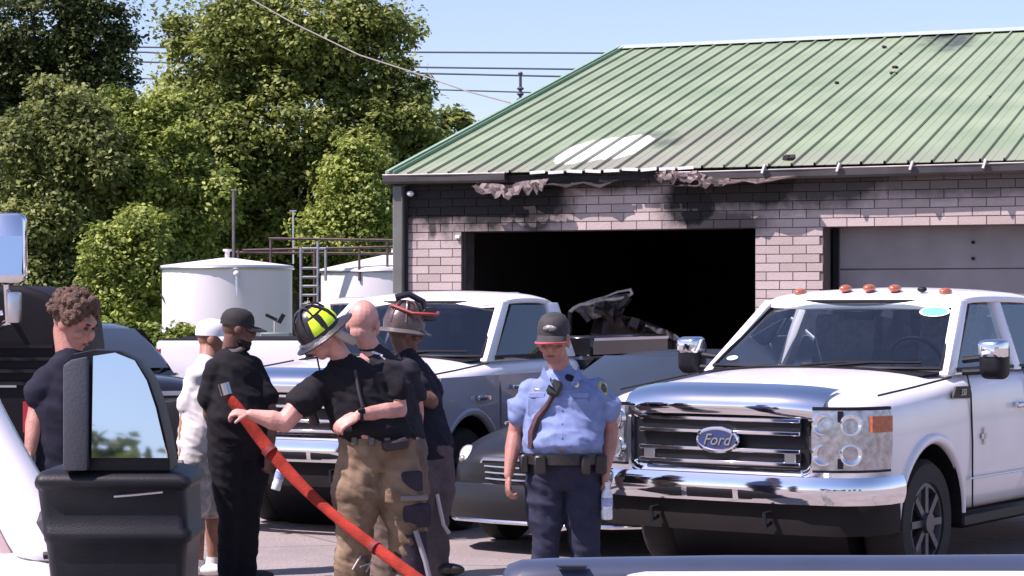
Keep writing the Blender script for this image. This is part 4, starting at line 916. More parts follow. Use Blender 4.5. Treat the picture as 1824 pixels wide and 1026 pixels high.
# ---- near white truck at the lower left: pillar, windscreen, bonnet, black towing mirror
Y = 3.9; b = P(-700, HZ, Y); b.z = 0
e = empty('white_truck', b, 0, 'white truck cut off at lower left, its pillar beside a black towing mirror', 'pickup truck')
def q(px, py, dy=0): return P(px, py, Y+dy) - b
rings = []
for px, py, w, dy in ((-470, -170, 58, .55), (-235, 350, 60, .35), (-70, 700, 62, .18), (-30, 780, 62, .14), (36, 890, 60, .06), (80, 975, 60, .01), (92, 998, 58, 0)):
    p = q(px, py, dy); s = Y/F
    rings.append([(p.x + w*s*cx_*1.06, p.y + cy_*.06, p.z) for cx_, cy_ in ((-1, -.2), (-.75, -.8), (-.3, -1), (.3, -1), (.75, -.8), (1, -.2), (1, .8), (-1, .8))])
ob('pillar', MB().loft(rings), WHITE, e, sub=1, sharp=60)
tp = [q(px, py, dy+.02) for px, py, dy in ((-310, 350, .35), (-150, 700, .18), (-40, 890, .06), (16, 1000, 0))]
ob('pillar_trim', MB().tube(tp, .016, 8), M('pinkish_trim', (.30, .22, .23), .6), e)
wsr = [[q(-960, 350, .35), q(-290, 350, .37)], [q(-960, 1000, -.05), q(34, 1000, .02)]]
ob('windscreen', quad_panel(wsr, 0), GLASS, e)
ob('dashboard', MB().box(q(-900, 0).x, q(40, 0).x, .07, .75, 1.05, q(0, 982, .3).z), GPLAS, e, bevel=.05, seg=2)
ob('seat', MB().box(q(-900, 0).x, q(-520, 0).x, 1.0, 1.2, .9, 1.75), SEAT, e, bevel=.05)
ft = q(0, 986).z
def sect(y, xr, z, xl): return [(xl, y, z-.6), (xr, y, z-.6), (xr+.01, y, z-.10), (xr, y, z-.04), (xr-.03, y, z-.008), (xr-.07, y, z), (xl, y, z-.01)]
ob('bonnet', MB().loft([sect(-1.3, q(120, 0).x, 1.20, -.6), sect(-.6, q(150, 0).x, 1.26, -.6), sect(-.16, q(158, 0).x, ft-.035, -.6), sect(-.03, q(148, 0).x, ft-.004, -.6), sect(.03, q(136, 0).x, ft, -.6)]), WHITE, e, sharp=50)
ob('door', MB().loft([sect(y, q(134, 0).x - .01 - y*.22, ft - .003 - y*.02, q(134, 0).x - .12 - y*.22) for y in (.045, .5, 1.5)]), WHITE, e, sharp=50)
ob('cowl_seam', MB().tube([q(78, 990, -.06), q(105, 987, -.06), q(126, 980, -.03)], .007, 6), BPLAS, e)
# mirror: upright glass in a frame over a deep lower housing
Ym = -.18; mp = lambda px, py, dy=0: q(px, py, Ym+dy)
head = [(118, 838), (118, 646), (132, 630), (170, 622), (215, 624), (245, 640), (268, 675), (285, 725), (299, 785), (306, 822), (306, 838)]
hp = [mp(x, y) for x, y in head]
fr = MB(); n = len(hp); cen = mp(200, 750)
rr = [[Vector((p.x, p.y + d, p.z)).lerp(Vector((cen.x, p.y + d, cen.z)), k) for p in hp] for d, k in ((0, 0), (-.012, .012), (.02, 0), (.10, .06), (.14, .3))]
order = [1, 0, 2, 3, 4]
mir = ob('mirror', MB().loft([rr[i] for i in order]), BPLAS, e, sharp=45)
gl = [(166, 815), (166, 634), (205, 628), (240, 642), (262, 678), (279, 727), (293, 786), (300, 815)]
gp = [mp(x, y, -.016) for x, y in gl]; pv = mp(230, 622, -.018)
tl = Matrix.Rotation(R(-7), 3, 'X'); gp = [pv + (Matrix.Rotation(R(-4.5), 3, 'X') @ (p - pv)) for p in gp]
ob('mirror_glass', MB().add([tuple(p + Vector((0, d, 0))) for d in (0, .01) for p in gp], [tuple(range(8)), tuple(range(8, 16))[::-1]] + [(i, 8+i, 8+(i+1) % 8, (i+1) % 8) for i in range(8)]), MIRG, mir, sharp=20)
ob('frame_bar', MB().prism([(mp(120, 0).x, mp(0, 836).z), (mp(120, 0).x, mp(0, 650).z), (mp(134, 0).x, mp(0, 640).z), (mp(163, 0).x, mp(0, 634).z), (mp(164, 0).x, mp(0, 836).z)], Ym-.04, Ym-.013), GPLAS, mir, bevel=.006, seg=2)
low = MB(); rg = []
for z_, x0, x1, d0 in ((836, 84, 304, .0), (840, 74, 322, -.02), (848, 68, 341, -.032), (858, 66, 346, -.036), (866, 67, 342, -.032), (872, 70, 334, -.024), (905, 74, 336, -.022), (938, 78, 337, -.022), (946, 80, 345, -.030), (960, 82, 345, -.030), (968, 84, 336, -.022), (1000, 88, 333, -.02), (1120, 100, 328, -.015)):
    z0 = mp(0, z_).z; xa, xb_ = mp(x0, 0).x, mp(x1, 0).x; rp_ = rect_path((xb_-xa)/2, (.16 - d0)/2, .016, 5)
    rg.append([((xa+xb_)/2 + x, Ym + (.16 + d0)/2 + y, z0) for x, y in rp_])
ob('mirror_housing', low.loft(rg), BPLAS, mir, sharp=55)
ob('housing_glint', MB().tube([mp(203, 884, -.024), mp(240, 881, -.024), mp(290, 876, -.022)], .003, 6), SATIN, mir)  # thin bright rod drawing the glint along the housing
ob('mirror_arm', MB().tube([mp(120, 920, .10), mp(40, 960, .35), q(20, 1030, .45)], .03, 8), BPLAS, mir)

# ---- near vehicle along the bottom right: white panel with a grey blue cap rail
Y = 4.3; b = P(1400, HZ, Y); b.z = 0
e = empty('white_vehicle', b, 0, 'white vehicle with grey blue top rail along the bottom right edge', 'vehicle')
def q(px, py, dy=0): return P(px, py, Y+dy) - b
rg = []
for px, top, h in ((896, 1024, .02), (905, 1010, .04), (930, 1001, .06), (985, 998, .07), (1100, 996, .08), (1300, 993, .085), (1600, 993, .085), (2000, 990, .085), (2600, 990, .085)):
    z = q(0, top).z; x = q(px, 0).x
    rg.append([(x, -.02, z-.10-h), (x, -.05, z-.035), (x, -.03, z-.008), (x, .04, z), (x, .13, z-.01), (x, .16, z-.04), (x, .16, z-.10-h)])
ob('cap_rail', MB().loft(rg), M('blue_grey_cap', (.028, .038, .07), .45, var=.12, scale=5, coat=.3), e, sharp=50)
ob('rail_recess', MB().prism([(q(990, 0).x, q(0, 1003).z), (q(1045, 0).x, q(0, 1003).z), (q(1040, 0).x, q(0, 1007).z), (q(1000, 0).x, q(0, 1007).z)], -.056, -.035), BPLAS, e)
rg = []
for px, top in ((1115, 1034), (1125, 1022), (1150, 1018), (1400, 1017), (2000, 1017), (2600, 1017)):
    z = q(0, top, -.25).z; x = q(px, 0, -.25).x; rg.append([(x, -.62, z-.5), (x, -.6, z-.10), (x, -.45, z-.02), (x, -.25, z), (x, -.10, z-.02), (x, -.08, z-.5)])
ob('side_panel', MB().loft(rg), WHITE, e, sharp=50)
# ------------------------------------------------------------------ people
def skin(name, c): return M(name, c, .55, var=.24, scale=11, bump=.15, bscale=90)
SK1 = skin('skin_ruddy', (.36, .165, .125)); SK2 = skin('skin_tan', (.32, .15, .10)); SK3 = skin('skin_brown', (.14, .065, .045)); SK4 = skin('skin_pale', (.50, .25, .20))
def cloth(name, c, var=.15): return M(name, c, .9, var=var, scale=18, bump=.15, bscale=220, spec=.2)
def remesh(mb, vox, smooth=3, wr=0, ws=9, seed=0, direction=None):
    me = bpy.data.meshes.new('p'); me.from_pydata(mb.v, [], mb.f)
    me = evalmods(me, [('REMESH', dict(mode='VOXEL', voxel_size=vox, use_smooth_shade=True)), ('SMOOTH', dict(factor=.5, iterations=smooth))])
    if wr:
        n = len(me.vertices); co = np.empty(n*3, np.float32); me.vertices.foreach_get('co', co); no = np.empty(n*3, np.float32); me.vertices.foreach_get('normal', no) if hasattr(me.vertices[0], 'normal') else None
        co = co.reshape(-1, 3); no = no.reshape(-1, 3); off = Vector((seed*3.1, seed*1.7, seed*.9)); d = np.empty(n, np.float32)
        for i in range(n):
            p = Vector(co[i]); q_ = Vector((p.x*ws*.7, p.y*ws*.7, p.z*ws*1.25 + p.x*ws*.5)) + off
            a = 1 - abs(noise.noise(q_))*2.2; b_ = 1 - abs(noise.noise(q_*2.3))*2
            d[i] = a*.7 + b_*.3
        co += no * (d * wr)[:, None]; me.vertices.foreach_set('co', co.reshape(-1)); me.update()
    for p in me.polygons: p.use_smooth = True
    return me
def limb(mb, pts, rs, n=12):
    for p, r in zip(pts, rs): mb.ell(p, (r, r, r), None, 12, 8)
    for i in range(len(pts)-1): mb.tube([pts[i], pts[i+1]], [rs[i], rs[i+1]], n)
def torso_rings(mb, secs, lat, fw):                             # stacked ellipses (centre, half width, half depth)
    rg = []
    for c, a, b_ in secs:
        rg.append([Vector(c) + lat*(a*math.cos(t)) + fw*(b_*math.sin(t)) for t in np.linspace(0, 2*math.pi, 24, endpoint=False)])
    mb.loft(rg)
def hand(mb, wrist, d, palm_n, curl, side, sc=1.0, spread=.12):
    """d: direction of the fingers, palm_n: where the palm faces, side: +-1 for the thumb's side along d x palm_n"""
    d = Vector(d).normalized(); pn = Vector(palm_n); pn = (pn - d*pn.dot(d)).normalized(); sd = d.cross(pn).normalized() * side
    c = wrist + d*.05*sc; m = Matrix((sd, pn, d)).transposed(); mb.ell(c, (.040*sc, .017*sc, .054*sc), m, 12, 8); mb.ell(wrist, (.026*sc, .022*sc, .03*sc), m, 10, 7)
    for k, (o, l) in enumerate(((.030, .072), (.010, .082), (-.010, .076), (-.029, .060))):
        r = .0095*sc; p = wrist + d*.088*sc + sd*o*sc; dd = (d + sd*o*spread*30*.1).normalized(); pts = [p - d*.02*sc, p]
        for j in range(3):
            an = curl*(j+.6)*(1 + .12*k); q_ = dd*math.cos(an) + pn*math.sin(an); p = p + q_*l*sc*(.42, .33, .25)[j]; pts.append(p)
        limb(mb, pts, [r*1.1, r*1.05, r, r*.92, r*.8], 8)
    p = wrist + d*.03*sc + sd*.03*sc; pts = [p]
    for j, an in enumerate((.25, .45 + curl*.5)):
        q_ = (d*.75 + sd*(.75 - .5*curl) + pn*(.25 + an*.6)).normalized(); p = p + q_*.036*sc; pts.append(p)
    limb(mb, pts, [.0125*sc, .0115*sc, .0095*sc], 8)

def person(name, label, Y, px0, J, face, look, skinm, shirt, pants, sleeve=.62, shoes=BPLAS, shorts=False, girth=1.0, belly=0.0, head_s=1.0, wr=.009, group=None, hands=(), vox=.0065, legw=1.0, tuck=False, armw=1.0):
    base = P(px0, HZ, Y); base.z = 0; e = empty(name, base, 0, label, 'person', group)
    g = {k: P(v[0], v[1], Y + (v[2] if len(v) > 2 else 0)) - base for k, v in J.items()}
    fw = Vector((math.sin(face), -math.cos(face), 0)); lat = Vector((0, 0, 1)).cross(fw)       # facing direction and the person's left... 
    lk = Vector(look).normalized(); hl = lk.cross(Vector((0, 0, 1))).normalized(); hu = hl.cross(lk).normalized()
    H = Matrix((hl, lk, hu)).transposed(); hc = g['head']; s = head_s
    hp = lambda x, y, z: hc + H @ Vector((x*s, y*s, z*s))
    body = MB()
    body.ell(hp(0, -.012, .02), (.077*s, .098*s, .10*s), H, 18, 12); body.ell(hp(0, .025, -.055), (.058*s, .070*s, .062*s), H, 14, 10); body.ell(hp(0, .05, -.095), (.032*s, .035*s, .028*s), H)
    body.ell(hp(0, .072, .03), (.055*s, .025*s, .022*s), H); body.ell(hp(0, .098, -.022), (.014*s, .022*s, .03*s), H); body.ell(hp(0, .080, -.066), (.026*s, .014*s, .012*s), H)
    for sx in (-1, 1):
        body.ell(hp(sx*.080, -.01, -.01), (.011*s, .026*s, .034*s), H); body.ell(hp(sx*.042, .06, -.03), (.026*s, .025*s, .022*s), H)
    nb_ = g['neck']; limb(body, [nb_ - Vector((0, 0, .06)), nb_, hp(0, -.03, -.05)], [.075*girth, .062, .058*s])
    sa, sb = g['shA'], g['shB']; pel = g['pelvis']; mid = (sa + sb)/2; sw = (sb - sa).length/2
    acr = (sb - sa).normalized(); acr.z = 0; acr.normalize(); dep = Vector((0, 0, 1)).cross(acr); 
    if dep.dot(fw) < 0: dep = -dep
    ch = mid.lerp(pel, .30); wa = mid.lerp(pel, .68) + dep*belly*.4
    def tor(grow, secs_only=False):
        return [(mid.lerp(nb_, .75) + Vector((0, 0, .01)), .07+grow, .06+grow), (mid.lerp(nb_, .4) + Vector((0, 0, .005)), max(.10, sw*.58)+grow, .075*girth+grow), (mid + Vector((0, 0, .02)), sw*.88+grow, .088*girth+grow), (mid.lerp(pel, .07), sw*1.06+grow, .105*girth+grow), (ch, max(sw*.98, .17)*1.0+grow, .125*girth+grow), (wa, .155*girth+belly*.35+grow, .12*girth+belly*.7+grow), (pel + Vector((0, 0, .06)), .165*girth+belly*.15+grow, .125*girth+belly*.25+grow), (pel - Vector((0, 0, .06)), .165*girth+grow, .115*girth+grow)]
    torso_rings(body, tor(-.004), acr, dep)
    for k in 'AB':
        if 'el'+k in g: limb(body, [g['sh'+k].lerp(mid, .12) - Vector((0, 0, .025)), g['sh'+k].lerp(g['el'+k], .5), g['el'+k], g['el'+k].lerp(g['wr'+k], .35), g['wr'+k]], [.054*girth, .050*girth*armw, .041*girth*armw, .043*girth*armw, .028*armw])
    for hd in hands:
        hand(body, g['wr'+hd[0]], *hd[1:])
    for k in 'AB':
        h_, kn, an = pel + (g['kn'+k] - pel)*.12 + acr*(.085 if (g['kn'+k]-pel).dot(acr) > 0 else -.085), g['kn'+k], g['an'+k]
        limb(body, [h_, h_.lerp(kn, .5), kn, kn.lerp(an, .35), an], [.088*girth, .075*girth, .058, .056, .040])
    bo = link('body', remesh(body, vox, 3), skinm, e)
    # eyes
    for sx in (-1, 1): ob('eye', MB().ell(hp(sx*.032, .083, .004), (.011, .008, .008)), M('eye', (.05, .04, .04), .2), bo); ob('eyebrow', MB().ell(hp(sx*.034, .088, .026), (.022, .008, .006), H, 8, 6), M('brow_hair', (.03, .02, .015), .9), bo)
    ob('mouth', MB().ell(hp(0, .092, -.068), (.024, .007, .006), H, 10, 6), M('lips', (.20, .06, .055), .5), bo)
    # shirt
    sh = MB(); tt = tor(.016); torso_rings(sh, tt[:-2] + [(pel + Vector((0, 0, .10)), tt[-2][1], tt[-2][2]), (pel + Vector((0, 0, .07)), tt[-2][1]*.97, tt[-2][2]*.97)] if tuck else tt, acr, dep)
    for k in 'AB':
        if 'el'+k in g:
            a, b_ = g['sh'+k].lerp(mid, .14) - Vector((0, 0, .03)), g['sh'+k].lerp(g['el'+k], sleeve); limb(sh, [a, a.lerp(b_, .5), b_], [.067*girth, .067*girth, .073*girth])
    limb(sh, [mid + Vector((0, 0, .0)), nb_ - Vector((0, 0, .015))], [.085*girth, .066])
    sme = remesh(sh, .011, 5, wr*1.35, 7.5, 2 + px0 % 5); so_ = link('shirt', sme, shirt, e)
    # trousers
    tr = MB(); torso_rings(tr, [(pel + Vector((0, 0, .10)), .165*girth+belly*.12+(.014 if tuck else -.02), .125*girth+belly*.2+(.012 if tuck else -.02)), (pel, .175*girth+.012, .13*girth+.012), (pel - Vector((0, 0, .10)), .165*girth, .115*girth)], acr, dep)
    for k in 'AB':
        h_, kn, an = pel + (g['kn'+k] - pel)*.12 + acr*(.085 if (g['kn'+k]-pel).dot(acr) > 0 else -.085), g['kn'+k], g['an'+k]
        if shorts: limb(tr, [h_, h_.lerp(kn, .5), kn + (h_-kn)*.05], [.105*girth, .098*legw, .095*legw])
        else: limb(tr, [h_, h_.lerp(kn, .5), kn, kn.lerp(an, .5), an + Vector((0, 0, .02))], [.108*girth, .095*girth*legw, .080*legw, .075*legw, .068*legw])
    tm = remesh(tr, .011, 3, wr*1.15, 8, 3 + px0 % 7); to = link('trousers', tm, pants, e)
    for k in 'AB':
        an = g['an'+k]; sd = MB(); f2 = Vector((fw.x, fw.y, 0)); m = Matrix((Vector((f2.y, -f2.x, 0)), f2, Vector((0, 0, 1)))).transposed(); z0 = an.z
        sd.ell((an.x, an.y, .055), (.048, .06, .055), m); sd.ell(Vector((an.x, an.y, .045)) + f2*.09, (.046, .11, .042), m); sd.tube([(an.x, an.y, .05), (an.x, an.y, max(.11, an.z))], .05, 10)
        ob('shoe', sd, shoes, e)
    from mathutils.bvhtree import BVHTree
    bvs = [BVHTree.FromPolygons([v.co for v in m_.vertices], [p.vertices for p in m_.polygons]) for m_ in (sme, tm)]
    def surf(px, py, off=.0):                                  # the point of the clothes met by the line of sight, lifted off the cloth
        o_ = Vector((0, 0, CH)) - base; d_ = Vector(((px-CX)/F, 1, -(py-HZ)/F)).normalized(); best = None
        for bv in bvs:
            h = bv.ray_cast(o_, d_)
            if h[0] is not None and (best is None or h[3] < best[3]): best = h
        if best is None: p_ = P(px, py, Y) - base; return p_, Vector((0, -1, 0))
        return best[0] + best[1]*off, best[1]
    def stick(nm, px, py, sx, sy, sz, mt, par=None, roll=0, off=0, bev=.004, kind='box'):   # a flat thing lying on the cloth
        p_, n_ = surf(px, py, off); n_ = (n_ + Vector((0, -.6, 0))).normalized(); zz = Vector((0, 0, 1)); x_ = n_.cross(zz).normalized(); z_ = x_.cross(n_).normalized()
        m_ = Matrix((-x_, -n_, z_)).transposed() @ Matrix.Rotation(roll, 3, 'Y')
        if kind == 'box': return ob(nm, MB().obox(p_, sx, sy, sz, m_), mt, par or e, bevel=bev)
        return ob(nm, MB().ell(p_, (sx/2, sy/2, sz/2), m_, 16, 8), mt, par or e)
    return e, g, hp, H, dict(surf=surf, stick=stick, fw=fw, acr=acr, dep=dep, mid=mid, ch=ch, wa=wa, pel=pel, base=base, tor=tor)
def cap(e, hp, H, s, mat, brim, brim_mat=None, up=.0, bill=.11):
    m = MB(); rg = []
    for z, k in ((.018, 1.06), (.055, 1.06), (.085, .98), (.112, .78), (.128, .45), (.132, .08)):
        rg.append([hp(.082*k*math.cos(a), -.012 + .104*k*math.sin(a), z+up) for a in np.linspace(0, 2*math.pi, 22, endpoint=False)])
    c = ob('cap', m.loft(rg), mat, e, sharp=60)
    pts = []; n = 11
    for r_, dz in ((0, .0), (.5, -.006), (1, -.022)):
        pts.append([hp(.078*math.sin(a)*(1 + .04*r_), .085*math.cos(a)*(.9) + r_*bill*math.cos(a)**.6, .024+up+dz - .018*abs(math.sin(a))**2*r_) for a in np.linspace(-1.35, 1.35, n)])
    b = MB().add([p for r in pts for p in r], [(r*n+i, r*n+i+1, (r+1)*n+i+1, (r+1)*n+i) for r in range(2) for i in range(n-1)])
    me = bpy.data.meshes.new('brim'); me.from_pydata(b.v, [], b.f); me = evalmods(me, [('SOLIDIFY', dict(thickness=.007, offset=0))]); finish_mesh(me, 50); link('brim', me, brim_mat or mat, c)
    return c
def bottle(name, label, loc, rot=(0, 0, 0), sc=1.0):
    e = ob(name, MB().lathe([(.030, 0), (.033, .01), (.033, .05), (.030, .06), (.033, .07), (.033, .13), (.028, .155), (.013, .178), (.013, .195)], 18), M('clear_plastic_bottle', (.62, .66, .70), .12, var=.25, scale=30, coat=.5), None, loc, label=label, category='bottle', group='water bottles')
    e.rotation_euler = rot; e.scale = (sc,)*3
    ob('cap', MB().lathe([(.015, .190), (.015, .212)], 12), M('bottle_cap', (.7, .72, .75), .4), e)
    ob('wrapper', MB().lathe([(.0338, .075), (.0338, .125)], 18), M('bottle_wrapper', (.25, .30, .50), .4, var=.4, scale=40), e); return e

BLUE = cloth('uniform_blue', (.17, .225, .40)); NAVY = cloth('navy_trousers', (.024, .026, .048)); BLACKC = cloth('black_cotton', (.012, .011, .014)); CHARC = cloth('charcoal_cotton', (.026, .024, .032))
WHITEC = cloth('white_cotton', (.68, .67, .66), .05); TANC = M('tan_turnout', (.17, .115, .075), .95, var=.3, scale=7, bump=.3, bscale=160, spec=.15, col2=(.29, .205, .135)); TAN2 = cloth('dark_tan_turnout', (.16, .12, .10)); DARKP = cloth('dark_patch', (.04, .032, .045)); NAVYT = cloth('navy_cotton', (.014, .015, .026))
LEATH = M('black_leather', (.015, .013, .013), .4, var=.3, scale=20); GOLD = M('badge_metal', (.75, .62, .40), .25, .9)

# ---- officer
oY = 12.9
J = dict(head=(986, 607, -.08), neck=(1000, 662), shA=(938, 692), shB=(1070, 689), elA=(918, 770, .03), wrA=(906, 846, -.06), elB=(1088, 765, .05), wrB=(1079, 838, -.03), pelvis=(1004, 838), knA=(972, 965, -.02), anA=(962, 1085), knB=(1040, 968, -.02), anB=(1048, 1085))
e, g, hp, H, D = person('person', 'officer in light blue uniform shirt and dark cap holding a water bottle', oY, 1004, J, R(-5), (-.22, -1, -.18), SK1, BLUE, NAVY, .50, LEATH, girth=1.12, belly=.09, wr=.016, tuck=True, head_s=1.06,
    hands=(('A', (-.05, -.1, -1), (.75, .2, 0), .62, -1), ('B', (-.05, -.1, -1), (-.75, .3, 0), .75, 1)))
offc = e
cp = cap(e, hp, H, 1, M('cap_black', (.03, .028, .03), .8, var=.3, scale=30), 0, None, .02)
ob('brim_piping', MB().tube([hp(.085*math.sin(a), .085*math.cos(a)*.9 + .112*math.cos(a)**.6, .022 - .018*math.sin(a)**2) for a in np.linspace(-1.3, 1.3, 13)], .007, 6), M('piping_red', (.40, .06, .08), .7), cp)
ob('cap_emblem', MB().ell(hp(0, .092, .085), (.038, .012, .018), H), M('emblem_grey', (.10, .10, .11), .6, var=.6, scale=60, col2=(.5, .5, .5)), cp)
def strapring(name, c, a, b_, z0, z1, mt, par, acr, dep, n=28):
    rg = [[c + acr*(a*math.cos(t)) + dep*(b_*math.sin(t)) + Vector((0, 0, z)) for t in np.linspace(0, 2*math.pi, n, endpoint=False)] for z in (z0, z1)]
    return ob(name, MB().loft(rg, True), mt, par)
bc = D['pel'] + Vector((0, 0, .075))
bl = strapring('belt', bc + D['dep']*.02, .232, .205, -.03, .03, LEATH, e, D['acr'], D['dep'])
for t, sx in ((200, .05), (235, .07), (160, .06), (330, .07), (300, .05)):
    a = R(t); p = bc + D['acr']*(.24*math.cos(a)) + D['dep']*(-.215*math.sin(a)+.02); ob('belt_pouch', MB().obox(p - Vector((0, 0, .03)), sx, .05, .11), LEATH, bl, bevel=.01)
pf = lambda px, py, dy: P(px, py, oY+dy) - D['base']
# open collar with dark undershirt and draped cloth, shoulder microphone, badge, patch, pockets
ob('collar', MB().add([pf(968, 652, -.10), pf(985, 690, -.20), pf(962, 672, -.17), pf(1030, 652, -.10), pf(1016, 690, -.2), pf(1040, 672, -.16), pf(968, 652, -.09), pf(985, 690, -.19), pf(962, 672, -.16), pf(1030, 652, -.09), pf(1016, 690, -.19), pf(1040, 672, -.15)], [(0,1,2),(3,5,4),(6,8,7),(9,10,11),(0,6,7,1),(1,7,8,2),(2,8,6,0),(3,9,11,5),(5,11,10,4),(4,10,9,3)]), BLUE, e)
nk = MB(); nk.ell(pf(1003, 672, -.02), (.064, .07, .04)); nk.ell(pf(1014, 678, -.08), (.036, .032, .035)); nk.ell(pf(1003, 687, -.085), (.038, .035, .03))
link('undershirt', remesh(nk, .009, 3, .006, 12), NAVYT, e)
S_ = D['surf']; ST = D['stick']
mc = ST('shoulder_microphone', 988, 694, .075, .05, .095, M('radio_black', (.014, .017, .015), .5, var=.2), None, R(25), .02, .015)
ob('microphone_cord', MB().tube([S_(984, 706, .014)[0], S_(976, 722, .014)[0], S_(966, 738, .012)[0], S_(956, 750, .012)[0], S_(950, 775, .012)[0]], .012, 8), M('dark_red_strap', (.05, .018, .025), .6), mc)
ob('radio_strap', MB().tube([S_(990, 700, .004)[0], S_(972, 726, .006)[0], S_(958, 745, .006)[0], S_(950, 770, .008)[0], S_(948, 798, .008)[0]], [.014, .018, .022, .026, .02], 8), M('dark_red_strap2', (.06, .02, .025), .7, var=.5, scale=25), e)
ST('badge', 1024, 684, .05, .016, .058, GOLD, None, 0, .002, 0, 'ell')
pt = ST('sleeve_patch', 1074, 692, .062, .014, .095, M('patch_olive', (.26, .28, .17), .8, var=.3, scale=40), None, R(-14), 0, 0, 'ell')
ST('patch_centre', 1075, 692, .034, .014, .052, M('patch_dark', (.05, .06, .08), .8, var=.5, scale=50), pt, R(-14), .005, 0, 'ell')
for px, py in ((956, 704), (1034, 704)):
    ST('pocket_flap', px, py, .10, .008, .032, BLUE); ST('pocket', px, py+22, .095, .004, .10, BLUE)
ST('name_tag', 958, 694, .05, .006, .014, GOLD)
for py in (705, 730, 755, 780): ST('button', 1001, py, .010, .006, .010, BLUE, None, 0, .003, 0, 'ell')
w = g['wrB']; bottle('water_bottle', 'clear water bottle hanging from the officer\'s hand', D['base'] + w + Vector((.005, -.05, -.275)), (0, 0, .3), 1.0)

# ---- man in black
bY = 14.5
J = dict(head=(425, 585), neck=(412, 622), shA=(381, 652, -.06), shB=(452, 648, .08), elA=(374, 738, -.04), wrA=(408, 772, .22), elB=(482, 735, .0), wrB=(480, 806, -.06), pelvis=(428, 790), knA=(412, 915, -.03), anA=(408, 1030, .0), knB=(440, 915, .04), anB=(436, 1030, .05))
e, g, hp, H, D = person('person', 'man in black cap, black polo and black trousers, back half turned', bY, 425, J, R(115), (1, .25, -.12), SK3, BLACKC, cloth('black_trousers', (.011, .010, .014)), .66, LEATH, girth=1.15, belly=.05, wr=.010,
    hands=(('A', (.6, -.2, -.4), (.3, .8, 0), .6, 1), ('B', (.0, -.2, -1), (-.5, .6, 0), .7, 1)))
cap(e, hp, H, 1, M('cap_soft_black', (.016, .015, .015), .85, var=.3, scale=25), 0)
br = MB(); br.ell(hp(0, .05, -.095), (.050, .045, .034), H); br.ell(hp(0, .02, -.085), (.062, .045, .026), H); br.ell(hp(0, .06, -.115), (.034, .03, .024), H); link('beard', remesh(br, .008, 1, .006, 40), M('beard_hair', (.012, .008, .007), .9, var=.4, scale=60), e)
ob('collar', MB().tube([D['mid'] + Vector((.055*math.cos(a) + .01, .075*math.sin(a), .10 + .015*math.cos(a*2))) for a in np.linspace(0, 2*math.pi, 18, endpoint=False)], .018, 8, True), M('collar_trim', (.10, .08, .08), .9), e)
w = g['wrB']; bottle('water_bottle', 'clear bottle held low by the man in black, behind the hose', D['base'] + w + Vector((.045, -.07, -.235)), (0, R(18), .5), .95)

# ---- man in white cap
wY = 15.0
J = dict(head=(380, 603, .05), neck=(371, 640), shA=(347, 664, -.10), shB=(386, 660, .14), elA=(331, 748, -.08), wrA=(326, 812, -.12), elB=(398, 745, .18), wrB=(405, 800, .05), pelvis=(362, 806), knA=(350, 905, -.06), anA=(352, 1000, -.04), knB=(378, 905, .10), anB=(381, 1000, .12))
e, g, hp, H, D = person('person', 'man in white cap, white tee and pale patterned shorts beside the man in black', wY, 362, J, R(75), (1, .1, -.05), SK2, WHITEC, M('camouflage_shorts', (.42, .40, .38), .9, var=.5, scale=16, col2=(.62, .60, .58)), .66, cloth('white_trainers', (.72, .70, .68), .05), True, 1.05, .04,
    hands=(('A', (-.05, -.1, -1), (.5, .6, 0), .5, 1),))
cap(e, hp, H, 1, cloth('white_cap', (.75, .75, .76), .04), 0)
ob('phone', MB().obox(g['wrA'] + Vector((-.01, -.05, -.08)), .03, .03, .12), M('pale_phone', (.55, .5, .5), .4, var=.4, scale=30), e)

# ---- man with curly hair
cY = 10.2
J = dict(head=(133, 575), neck=(124, 632), shA=(82, 664, -.05), shB=(172, 662, .10), elA=(66, 730, -.06), wrA=(54, 802, -.14), elB=(195, 745, .08), wrB=(200, 830, -.02), pelvis=(130, 890), knA=(110, 1060), anA=(108, 1220), knB=(150, 1060), anB=(152, 1220))
e, g, hp, H, D = person('person', 'man with curly brown hair and navy tee behind the towing mirror', cY, 130, J, R(65), (1, -.35, -.45), SK1, NAVYT, NAVY, .55, LEATH, girth=1.0,
    hands=(('A', (-.05, -.2, -1), (.8, .2, 0), .4, -1),))
hr = MB()
for i in range(420):
    d = Vector(rng.normal(size=3)); d.normalize()
    if d.z < -.25 or (d.y > .62 and d.z < .45): continue
    k = rng.uniform(.9, 1.12); hr.ell(hp(d.x*.092*k, -.022 + d.y*.108*k, .035 + d.z*.105*k), tuple([rng.uniform(.009, .019)]*3), None, 8, 6)
hr.ell(hp(0, -.024, .045), (.088, .10, .092), H, 14, 9); link('hair', remesh(hr, .006, 0, .007, 60), M('brown_curls', (.09, .045, .028), .7, var=.6, scale=55, bump=.8, bscale=120), e)

